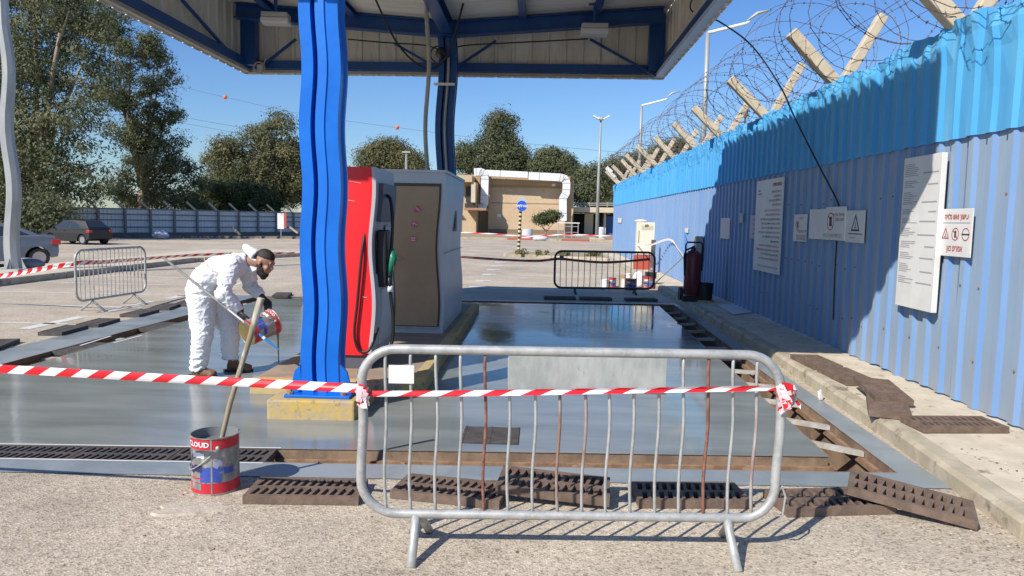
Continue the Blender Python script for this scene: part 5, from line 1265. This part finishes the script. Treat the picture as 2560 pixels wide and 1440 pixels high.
tree('leafy_tree', 'low green shrubby tree at the foot of the olive tree, above the grey fence', 'tree', base_at(580, 62), [blob(570, 490, 80, 40, 62), blob(640, 500, 70, 35, 62), blob(510, 505, 40, 30, 62)], 24000, .18, LF4, 31, .2, 3, sig=.6, per=90)
Y = 100
tree('leafy_tree', 'round brown green tree seen between the red pump and the dark column', 'tree', base_at(970, Y), [blob(950, 400, 58, 45, Y), blob(1010, 410, 48, 40, Y), blob(970, 370, 42, 22, Y), blob(1040, 425, 30, 30, Y)], 32000, .27, LF2, 4, .4, 4, sig=.85)
Y = 110
tree('pine_tree', 'tall pointed dark tree behind the tan building', 'tree', base_at(1250, Y), [blob(1252, 310, 42, 32, Y), blob(1245, 355, 52, 40, Y), blob(1262, 400, 62, 50, Y), blob(1200, 400, 60, 42, Y), blob(1160, 395, 30, 40, Y), blob(1290, 410, 42, 40, Y)], 42000, .28, LF3, 5, .5, 5, sig=.85)
tree('leafy_tree', 'smaller dark tree right of the pointed tree behind the white duct', 'tree', base_at(1385, 105), [blob(1380, 415, 55, 38, 105), blob(1375, 390, 30, 18, 105), blob(1420, 430, 28, 30, 105)], 24000, .27, LF3, 6, .35, 3, sig=.8)
tree('leafy_tree', 'dark round tree beside the tall floodlight mast, above the low building', 'tree', base_at(1495, 90), [blob(1480, 470, 55, 55, 90), blob(1510, 440, 35, 35, 90), blob(1540, 430, 30, 40, 90), blob(1530, 490, 35, 40, 90)], 28000, .25, LF3, 7, .35, 4, sig=.75)
tree('leafy_tree', 'green treetop peeping over the far part of the blue fence', 'tree', (9.5, 58, 0), [blob(1665, 385, 38, 25, 58), blob(1600, 405, 40, 22, 58), blob(1700, 370, 24, 20, 58)], 12000, .17, LF3, 8, .25, 3, sig=.5)
o = tree('green_shrub', 'small fresh green shrub in front of the tan wall by the duct', 'shrub', base_at(1365, 66), [blob(1365, 545, 26, 15, 66), blob(1385, 540, 18, 12, 66), blob(1350, 548, 14, 9, 66)], 5000, .15, LF4, 9, .07, 2, sig=.3)
for q, (x, y) in enumerate(((-.9, 32.7), (.2, 32.6), (1.2, 32.2), (2.4, 32.5))):
    o = thing('weed_tuft', 'dry weed tuft on the planted island, '+['left', 'second', 'third', 'right'][q]+' of four', 'weed', (x, y, .12), 0, 'weeds on the planted island')
    leaves_mesh('foliage', [(x, y, .2, .32, .3, .1)], 220, .12, leafmat('dry weed %d' % q, (.12, .12, .05), (.25, .22, .1), (.35, .3, .16)), o, 40+q, .12)

# ------------------------------------------------------------------ far grey fence at left
fa = Vector((-30.0, 42.5, 0)); fb = Vector((-19.5, 60.5, 0)); fd = (fb-fa); FL = fd.length; fd.normalize(); fn = Vector((fd.y, -fd.x, 0))
gf = thing('yard_fence', 'grey corrugated yard fence with dark rails beyond the car park at left', 'fence', tuple(fa+fd*FL/2))
fa2 = fa-fd*12
g = MB(); g.keep = True; fascia(g, (fa2.x, fa2.y), (fb.x, fb.y), .3, 1.88, .25, .06, .03); g.build('sheet', M_fence, gf, world=True)
def fbox(mb, s0, s1, o0, o1, z0, z1):
    P = [fa2+fd*s+fn*o for s, o in ((s0, o0), (s1, o0), (s1, o1), (s0, o1))]
    mb.add([(p.x, p.y, z0) for p in P]+[(p.x, p.y, z1) for p in P], [(0,3,2,1),(4,5,6,7),(0,1,5,4),(1,2,6,5),(2,3,7,6),(3,0,4,7)])
TL_ = (fb-fa2).length
for z in (.62, 1.08, 1.45, 1.8):
    g = MB(); fbox(g, 0, TL_, .04, .1, z, z+.07); g.build('rail', M_fencedk, gf, world=True)
g = MB(); fbox(g, 0, TL_, .04, .22, 0, .3); g.build('plinth_wall', mat('dirty low wall', (.16, .13, .11), rough=.9), gf, world=True)
arm0 = None; s = 9.0; i = 0
while s < TL_:
    g = MB(); fbox(g, s-.07, s+.07, .1, .2, 0, 1.85); g.build('post', M_fencedk, gf, world=True)
    p = fa2+fd*s; j = random.uniform(-.08, .08)
    g = MB(); Mx = align((p.x, p.y, 1.85), (p.x-.62, p.y-.1+j, 2.45)); g.prism([(-.06, -.06), (.06, -.06), (.06, .06), (-.06, .06)], 0, .85, M=Mx); g.build('arm', M_post, gf, world=True)
    s += 1.75; i += 1
# rubbish at the fence foot
p = onz(400, 597); b = MB(); b.ball((0, 0, .28), .42, 14, 9, 0, (1.25, .8, .65)); b.ball((.35, -.1, .2), .3, 12, 8, 0, (1, .8, .6))
o = b.build('rubbish_bag', M_bagblue, loc=tuple(p), smooth=True); tag(o, 'pale blue rubbish bag at the foot of the grey yard fence', 'bag')
p = onz(700, 590); q = thing('notice_stand', 'white notice board with red edge standing before the grey yard fence', 'notice board', (ony(702, 560, 50).x, 50, 0))
b = MB(); b.box(-.22, .22, -.03, .03, .7, 1.75); b.build('panel', M_white, q); b = MB(); b.box(.22, .4, -.02, .03, .75, 1.8); b.build('frame', M_brickred, q); b = MB(); b.box(-.02, .04, -.02, .02, 0, .7); b.build('leg', M_fencedk, q)
for k, (x0, y0, x1, y1) in enumerate(((580, 568, 600, 587), (725, 568, 745, 583))):
    g = MB(); g.tube([ony(x0, y0, 50), ony(x1, y1, 49)], .07, 4); tag(g.build('plank', M_wood), ['pale plank leaning on the grey yard fence left of the worker head', 'pale plank leaning on the yard fence near the bright column'][k], 'plank')
g = MB()
for k in range(16):
    x = -27+k*.9; g.box(x, x+.8, 46+k*.5, 46.5+k*.5, 0, .16+.05*mnoise.noise((k, 0, 0)))
struct('rubble_edge', g, mat('dirty kerb', (.2, .17, .14), rough=.9))

# ------------------------------------------------------------------ cars
def car(name, label, loc, rz, m, Lc=4.5, Wc=1.78, Hc=1.45, hatch=False):
    o = thing(name, label, 'car', loc, rz); wr = .32; xr, xf_ = -Lc/2+.62, Lc/2-.85    # +x is the nose
    def archpts(cx, n=10): return [(cx+ (wr+.06)*math.cos(a), .30+(wr+.05)*math.sin(a)) for a in np.linspace(0, PI, n)]
    bot = .2; pr = [(-Lc/2+.04, .34), (-Lc/2, .55), (-Lc/2+.02, .86), (-Lc/2+.09, .98), (-Lc/2+.55, 1.03 if not hatch else 1.0), (.9, .95), (1.1, .93), (Lc/2-.3, .74), (Lc/2-.05, .62), (Lc/2, .45), (Lc/2-.06, .26)]
    under = [(xf_+wr+.06, .26)]+archpts(xf_)+[(xf_-wr-.06, bot), (xr+wr+.06, bot)]+archpts(xr)+[(xr-wr-.06, .3)]
    poly = pr+under
    b = MB(); n = len(poly); vs = []; secs = [(-1, .0), (-.93, .03), (0, .05), (.93, .03), (1, 0)]
    for wy, dz in secs: vs += [(x*(1-.02*abs(wy)), wy*Wc/2*(1.0 if z < .8 else .96), z+(dz if z > .6 else 0)) for x, z in poly]
    fs = [(i*n+k, i*n+(k+1) % n, (i+1)*n+(k+1) % n, (i+1)*n+k) for i in range(4) for k in range(n)]+[tuple(range(n)), tuple(4*n+k for k in range(n-1, -1, -1))]
    b.add(vs, fs); bo = b.build('body', m, o, bev=.02)
    # greenhouse
    bt = [(-Lc/2+.40, .98), (1.05, .95)]; tp_ = [(-Lc/2+1.35, Hc-.03), (-.3, Hc), (.25, Hc-.03)]
    if hatch: tp_ = [(-Lc/2+.6, Hc-.05), (-.4, Hc), (.3, Hc-.04)]; bt[0] = (-Lc/2+.12, .98)
    gp = [bt[0], tp_[0], tp_[1], tp_[2], bt[1]]
    b = MB(); k = len(gp); vs = []
    for sy in (-1, 1): vs += [(x, sy*Wc/2*(.93 if z < 1.1 else .68), z) for x, z in gp]
    b.add(vs, [(i, (i+1) % k, k+(i+1) % k, k+i) for i in range(k)]+[tuple(range(k)), tuple(k+i for i in range(k-1, -1, -1))]); b.build('cabin', m, o, bev=.03)
    for sy in (-1, 1):
        def sp(x, z): t = (z-.96)/(Hc-.96); return (x, sy*(Wc/2*(.93+(.68-.93)*t)+.008), z)
        zt = Hc-.1; zb = 1.02
        for w in ([( -Lc/2+.78, zb), (-.35, zb), (-.35, zt), (-Lc/2+1.38, zt-.02)], [(-.27, zb), (.88, zb), (.3, zt-.02), (-.27, zt)]):
            b = MB(); P = [sp(*q) for q in w]; b.add(P, [(0, 1, 2, 3)]); b.keep = True; b.build('window', M_glass, o)
    b = MB(); x0, z0 = bt[0]; x1, z1 = tp_[0]
    def rp(t, yy, off=.012): return (x0+(x1-x0)*t-off, yy, z0+(z1-z0)*t+off)
    b.add([rp(.15, -.68), rp(.15, .68), rp(.9, .56), rp(.9, -.56)], [(0, 1, 2, 3)]); b.keep = True; b.build('rear_window', M_glass, o)
    for sy in (-1, 1):
        b = MB(); b.box(-Lc/2-.012, -Lc/2+.26, sy*Wc/2*.72 if sy > 0 else -Wc/2-.006, Wc/2+.006 if sy > 0 else -Wc/2*.72, .74, .92); b.build('tail_light', M_tail, o, bev=.02)
    for cx in (xr, xf_):
        for sy in (-1, 1):
            w = MB(); y0 = sy*(Wc/2-.02); y1 = sy*(Wc/2-.22); Mx = xf((cx, y1 if sy > 0 else y0, .31), (-PI/2, 0, 0))
            w.lathe([(.2, 0), (.3, .0), (.31, .03), (.31, .17), (.3, .2), (.2, .2), (.2, 0)], 22, M=Mx); wo = w.build('wheel', M_black, o, smooth=True, ang=40)
            rM = MB(); yo = sy*(Wc/2-.03)
            rM.lathe([(0, 0), (.06, .0), (.2, .01), (.2, -.03), (0, -.03)], 18, M=xf((cx, yo, .31), (-PI/2 if sy > 0 else PI/2, 0, 0)))
            rM.build('rim', M_alloy, wo)
    for sy in (-1, 1):
        b = MB(); b.box(-.1, .08, sy*(Wc/2+.0)-.012, sy*(Wc/2)+.012, .84, .87); b.build('door_handle', m, o)
        b = MB(); b.ball((.75, sy*(Wc/2+.08), 1.0), .09, 10, 7, 0, (.6, 1, .8)); b.build('mirror', m, o, smooth=True)
    return o
p = onz(128, 664); c1 = car('parked_car', 'blue grey sedan parked behind the lamp post, cut by the left edge', (-16.15, 20.75, 0), PI+.68, M_carblue); c1.scale = (.87, .87, .87)
p = onz(205, 612); car('parked_car', 'dark dusty hatchback, tree shade painted in, parked under the hanging eucalyptus foliage', (p.x-.9, p.y+1.0, 0), PI-.3, M_cardark, 4.1, 1.7, 1.5, True).scale = (.8, .8, .8)

# ------------------------------------------------------------------ lamp posts and far things
wv = wave(18.2, x=30, amp=6)
lp = thing('lamp_post', 'thick galvanised lamp post on the raised median at the left edge', 'lamp post', (ony(36, 640, 18.2).x, 18.2, .14))
b = MB(); cx = lp.location.x
oct_ = lambda r: [(r*math.cos(PI/8+k*PI/4), r*math.sin(PI/8+k*PI/4)) for k in range(8)]
vs = []; nz = 90; z1 = 9.0
for i in range(nz+1):
    z = z1*i/nz; r = .185-.0075*z; dx = wv(z+.14) if z < 6 else wv(6.14); vs += [(x+dx, y, z) for x, y in oct_(r)]
b.add(vs, [(i*8+k, i*8+(k+1) % 8, i*8+8+(k+1) % 8, i*8+8+k) for i in range(nz) for k in range(8)]+[tuple(nz*8+k for k in range(8))]); b.build('pole', M_lampgalv, lp)
b = MB(); b.box(-.3, .3, -.3, .3, 0, .03); b.build('base_plate', M_lampgalv, lp)
for k in range(4):
    a = PI/2*k; b = MB(); b.add([(.18*math.cos(a), .18*math.sin(a), .03), (.3*math.cos(a), .3*math.sin(a), .03), (.17*math.cos(a), .17*math.sin(a), .3)], [(0, 1, 2)]); b.keep = True; b.build('fin', M_lampgalv, lp)
g = MB(); g.ball((0, 0, .1), .5, 14, 8, 0, (1.0, .7, .35)); o = g.build('cable_mound', mat('grey sack', (.2, .2, .21), rough=.8), loc=(cx-.1, 18.7, .14), smooth=True); tag(o, 'grey sandbag mound around the foot of the thick lamp post', 'sandbag')
def street_lamp(label, px, py, Y, hx, hy):
    top = ony(px, py, Y); o = thing('street_lamp', label, 'street lamp', (top.x, Y, 0)); h = top.z
    b = MB(); b.tube([(0, 0, 0), (0, 0, h*.7), (0, 0, h)], [.11, .085, .075], 10); b.build('pole', M_lampgalv, o, smooth=True)
    e = ony(hx, hy, Y)-Vector((top.x, Y, 0)); 
    b = MB(); b.tube([(0, 0, h), (e.x*.62, 0, h+(e.z-h)*.42), (e.x*.68, 0, h+(e.z-h)*.5)], .055, 8); b.build('arm', M_white, o, smooth=True)
    b = MB(); b.tube([(e.x*.64, 0, h+(e.z-h)*.55), (e.x*.8, 0, h+(e.z-h)*.86), (e.x, 0, e.z)], [.05, .12, .05], 8, flat=.5); b.build('lamp_head', M_boxgrey, o, smooth=True)
street_lamp('nearer white street lamp rising behind the razor wire', 1770, 82, 26, 1924, 26)
street_lamp('farther white street lamp behind the fence posts', 1604, 264, 42, 1700, 228)
top = ony(1496, 298, 62); o = thing('floodlight_mast', 'tall slim mast with a ring of floodlights left of the blue fence', 'mast', (ony(1492, 590, 62).x, 62, .15))
b = MB(); b.tube([(0, 0, 0), (0, 0, 5), (.05, 0, top.z-.15)], [.17, .12, .08], 10); b.build('pole', M_lampgalv, o, smooth=True)
b = MB(); b.tube([(.05, 0, top.z-.2), (.05, 0, top.z)], .28, 8); b.build('head_ring', M_boxgrey, o)
for sx in (-1, 1):
    b = MB(); b.box(-.28, .28, -.2, .2, -.05, .05, M=xf((.05+sx*.42, -.1, top.z-.02), (0, -sx*.5, 0))); b.build('floodlight', M_white, o)
b = MB(); b.box(-.6, .6, -.5, .5, 0, .12); b.build('footing', M_conc, o)
top = ony(1864, 274, 24); o = thing('garden_lamp', 'small brown post lamp peeping over the blue fence top', 'lamp', (top.x, 24, 0))
b = MB(); b.tube([(0, 0, 0), (0, 0, top.z-.25)], .03, 8); b.build('pole', M_dkgrey, o); b = MB(); b.lathe([(0, -.25), (.07, -.24), (.1, 0), (.11, .02), (0, .05)], 10, M=xf((0, 0, top.z))); b.build('lantern', mat('brown lantern', (.16, .11, .08), rough=.5), o)
top = ony(1016, 382, 70); o = thing('street_lamp', 'thin grey lamp post with flat head between pump and conduit, above the kiosk roof', 'street lamp', (top.x, 70, 0)); b = MB(); b.tube([(0, 0, 0), (0, 0, top.z)], .12, 8); b.build('pole', M_lampgalv, o); b = MB(); b.box(-.38, .38, -.2, .2, 0, .12, M=xf((0, 0, top.z))); b.build('lamp_head', M_boxgrey, o)
for k, (x, y) in enumerate(((1522, 425), (1532, 440), (1541, 452))):
    p = ony(x, y, 37.5); o = thing('wall_floodlight', 'white floodlight on the far end of the blue fence, '+['top', 'middle', 'lowest'][k]+' of three', 'lamp', p, 0, 'floodlights at the fence end'); b = MB(); b.box(-.18, .18, -.12, .12, -.09, .09, M=xf((0, 0, 0), (0, .7, 0))); b.build('housing', M_white, o); b = MB(); b.tube([(.1, 0, -.05), (.35, 0, -.3)], .03, 6); b.build('bracket', M_boxgrey, o)
# power lines with warning balls
def wire(label, pts, r=.03):
    cable('power_line', label, pts, r, M_cable, 'power line', 4, 6)
wire('upper power line with orange balls crossing the sky', [ony(300, 180, 150), ony(563, 243, 150), ony(770, 287, 150), ony(993, 319, 150), ony(1300, 357, 150), ony(1700, 395, 150)], .03)
wire('middle power line left of the bright column', [ony(380, 278, 150), ony(480, 297, 150), ony(620, 322, 150), ony(870, 368, 150)], .035)
wire('lower power line left of the bright column', [ony(380, 295, 150), ony(480, 312, 150), ony(620, 337, 150), ony(870, 378, 150)], .035)
wire('faint power line above the right trees', [ony(1150, 405, 150), ony(1400, 412, 150), ony(1600, 418, 150)], .03)
for q, (x, y) in enumerate(((563, 243), (993, 319))):
    b = MB(); b.ball((0, 0, 0), .42, 12, 8); o = b.build('warning_ball', M_orange, loc=tuple(ony(x, y, 150)), smooth=True); tag(o, ['orange warning ball on the power line left of the bright column', 'orange warning ball on the power line right of the red pump'][q], 'warning ball', 'power line balls')

# tan building with white duct
Y = 78
def bx(mb, x0, y0, x1, y1, Ya, Yb, mi=0, zmin=None):
    a = ony(x0, y0, Ya); c = ony(x1, y1, Ya); mb.box(a.x, c.x, Ya, Yb, zmin if zmin is not None else c.z, a.z, mi)
bl = thing('tan_building', 'long tan rendered building with a white roof duct at the far side', 'building', (ony(1300, 580, Y).x, Y, 0))
g = MB(); bx(g, 1222, 452, 1412, 575, Y, Y+14, 0, 0); bx(g, 1150, 470, 1222, 575, Y+1.5, Y+14, 0, 0); bx(g, 1412, 455, 1432, 575, Y+.8, Y+14, 0, 0); g.build('wall', M_build, bl, world=True)
g = MB(); bx(g, 1135, 436, 1425, 465, Y-.28, Y+14.2); bx(g, 1228, 466, 1418, 471, Y-.14, Y-.02); g.build('parapet', mat('ochre parapet', (.45, .31, .17), (.4, .28, .16), sc=.5, rough=.9), bl, world=True)
g = MB(); bx(g, 1228, 508, 1412, 509.5, Y-.015, Y-.002); bx(g, 1222, 572, 1412, 590, Y-.12, Y-.002, 0, 0); g.build('skirting', mat('brown skirting', (.22, .16, .11), rough=.9), bl, world=True)
g = MB(); bx(g, 1243, 535, 1252, 543, Y-.05, Y-.003); g.build('wall_plate', M_white, bl, world=True)
def duct(pts, r):
    P = [ony(x, y, Y-1.3) for x, y in pts]; out = []
    for i in range(len(P)-1): out += [P[i].lerp(P[i+1], k/6) for k in range(6)]
    g = MB(); g.tube(out+[P[-1]], r*1.3, 4); g.build('duct', M_pipe, bl, world=True, bev=.05)
    for i in range(2, len(out)-1, 4):
        g = MB(); d = (out[i+1]-out[i]).normalized(); g.tube([out[i]-d*.04, out[i]+d*.04], r*1.36, 4); g.build('duct_flange', M_boxgrey, bl, world=True)
duct([(1186, 431), (1202, 430), (1211, 434), (1213, 448), (1211, 508), (1207, 516), (1198, 520)], .42); duct([(1216, 433), (1320, 438)], .36); duct([(1322, 440), (1400, 444), (1411, 447), (1416, 458), (1415, 482), (1407, 496), (1407, 552)], .42)
g = MB(); p = ony(1425, 455, Y-.7); bx(g, 1380, 459, 1388, 466, Y-.75, Y-.56); g.build('wall_lamp', M_lens, bl, world=True)
o = thing('cream_building', 'cream flat roofed annexe with balcony left of the tan building', 'building', (ony(1170, 580, 72).x, 72, 0))
g = MB(); bx(g, 1130, 438, 1180, 455, 74, 82); bx(g, 1140, 455, 1190, 575, 75.5, 80, 0, 0); g.build('wall', M_build, o, world=True)
g = MB(); bx(g, 1165, 466, 1182, 505, 75.3, 75.49); bx(g, 1162, 508, 1186, 518, 75.3, 75.49); g.build('window', M_dark, o, world=True)
g = MB(); bx(g, 1178, 456, 1188, 506, 74.2, 75.2, 0); g.build('pilaster', M_build2, o, world=True)
g = MB(); bx(g, 1160, 519, 1215, 526, 72.5, 75.4); g.build('canopy_slab', mat('rusty slab', (.35, .2, .13), rough=.9), o, world=True)
o = thing('flat_building', 'pale far building roof seen above the kiosk left of the column', 'building', (ony(1080, 440, 95).x, 95, 0))
g = MB(); bx(g, 1020, 440, 1130, 575, 95, 105, 0, 0); g.build('wall', M_build2, o, world=True); g = MB(); bx(g, 1015, 435, 1135, 441, 94.6, 105.4); g.build('roof', M_build2, o, world=True)
o = thing('low_building', 'low cream building with dark openings and roof railing behind the floodlight mast', 'building', (ony(1490, 580, 82).x, 82, 0))
g = MB(); bx(g, 1425, 517, 1580, 533, 80.5, 92); g.build('roof_slab', M_build2, o, world=True)
g = MB(); bx(g, 1420, 533, 1580, 582, 84, 92, 0, 0); g.build('wall', M_dark, o, world=True)
for x0, x1 in ((1462, 1482), (1510, 1514)):
    g = MB(); bx(g, x0, 533, x1, 584, 82, 83, 0, 0); g.build('pillar', M_build2, o, world=True)
g = MB(); bx(g, 1505, 540, 1560, 583, 82.5, 82.8, 0, 0); g.build('gate', M_teal, o, world=True)
g = MB()
for y in (508, 513): a = ony(1425, y, 81); c = ony(1580, y, 81); g.tube([a, c], .05, 5)
for x in range(1430, 1580, 22): a = ony(x, 505, 81); c = ony(x, 518, 81); g.tube([a, c], .04, 5)
g.build('railing', M_galv, o, world=True)
# striped sign post
Ys = 34.0; sb = ony(1296, 636, Ys); st = ony(1305, 508, Ys)
o = thing('sign_post', 'striped black and cream post with round blue sign in the car park', 'sign', (sb.x, Ys, .1))
lean = (st.x-sb.x)*.5; topz = ony(1302, 528, Ys).z-.1
b = MB(); nb = 20
for k in range(nb): b.tube([(lean*k/nb, 0, topz*k/nb), (lean*(k+1)/nb, 0, topz*(k+1)/nb)], .07, 10, k % 2)
b.build('pole', [M_signyel, M_black], o)
cz = ony(1306, 515, Ys).z-.1; b = MB(); b.lathe([(0, 0), (.235, 0), (.235, .02), (0, .02)], 28, M=xf((lean+.06, -.09, cz), (PI/2, 0, 0))); b.build('disc', M_signblue, o)
b = MB(); b.lathe([(0, 0), (.24, 0), (.24, .02), (0, .02)], 28, M=xf((lean+.06, -.06, cz+.17), (PI/2, 0, 0))); b.build('rear_disc', M_boxgrey, o)
b = MB(); text('מתדלקים', .15, xf((lean+.06, -.115, cz), (PI/2, 0, 0)), b, 0, True, thick=.006, sx=.85); b.keep = True; b.build('lettering', M_white, o)
# far clutter: concrete ring, bag, ticket shelter
p = ony(1317, 585, 58); o = thing('concrete_ring', 'white concrete ring lying at the far verge behind the striped sign post', 'concrete ring', (p.x, 60.9, .15)); b = MB(); b.lathe([(.35, 0), (.45, 0), (.45, .75), (.35, .75), (.35, 0)], 20, M=xf((0, 0, 0))); b.build('ring', M_plastic, o, smooth=True, ang=40)
p = ony(1352, 590, 58); b = MB(); b.ball((0, 0, .2), .42, 12, 8, 0, (1.4, .8, .55)); b.ball((-.35, 0, .15), .3, 10, 8, 0, (1, .8, .5)); tag(b.build('white_sack', M_plastic, loc=(p.x, 59.3, 0), smooth=True), 'white sack slumped at the far kerb right of the sign post', 'sack')
o = thing('small_shelter', 'small white roofed cage shelter before the duct foot', 'shelter', (ony(1420, 580, 64).x, 64, .15))
b = MB(); hz = ony(1420, 556, 64).z-.15; b.box(-.95, .95, -.5, .5, hz-.08, hz); b.build('roof', M_white, o)
b = MB()
for x in (-.85, -.3, .3, .85):
    for y in (-.45, .45): b.tube([(x, y, 0), (x, y, hz-.08)], .03, 6)
for z in (.5, 1.0): b.tube([(-.85, -.45, z), (.85, -.45, z)], .025, 6)
b.build('frame', M_galv, o)
p = ony(1500, 575, 63); b = MB(); b.lathe([(0, 0), (.28, 0), (.3, .9), (.27, 1.0), (0, 1.0)], 16); tag(b.build('white_barrel', M_plastic, loc=(p.x+.15, 63.4, .15), smooth=True, ang=40), 'white barrel beside the floodlight mast foot', 'barrel')
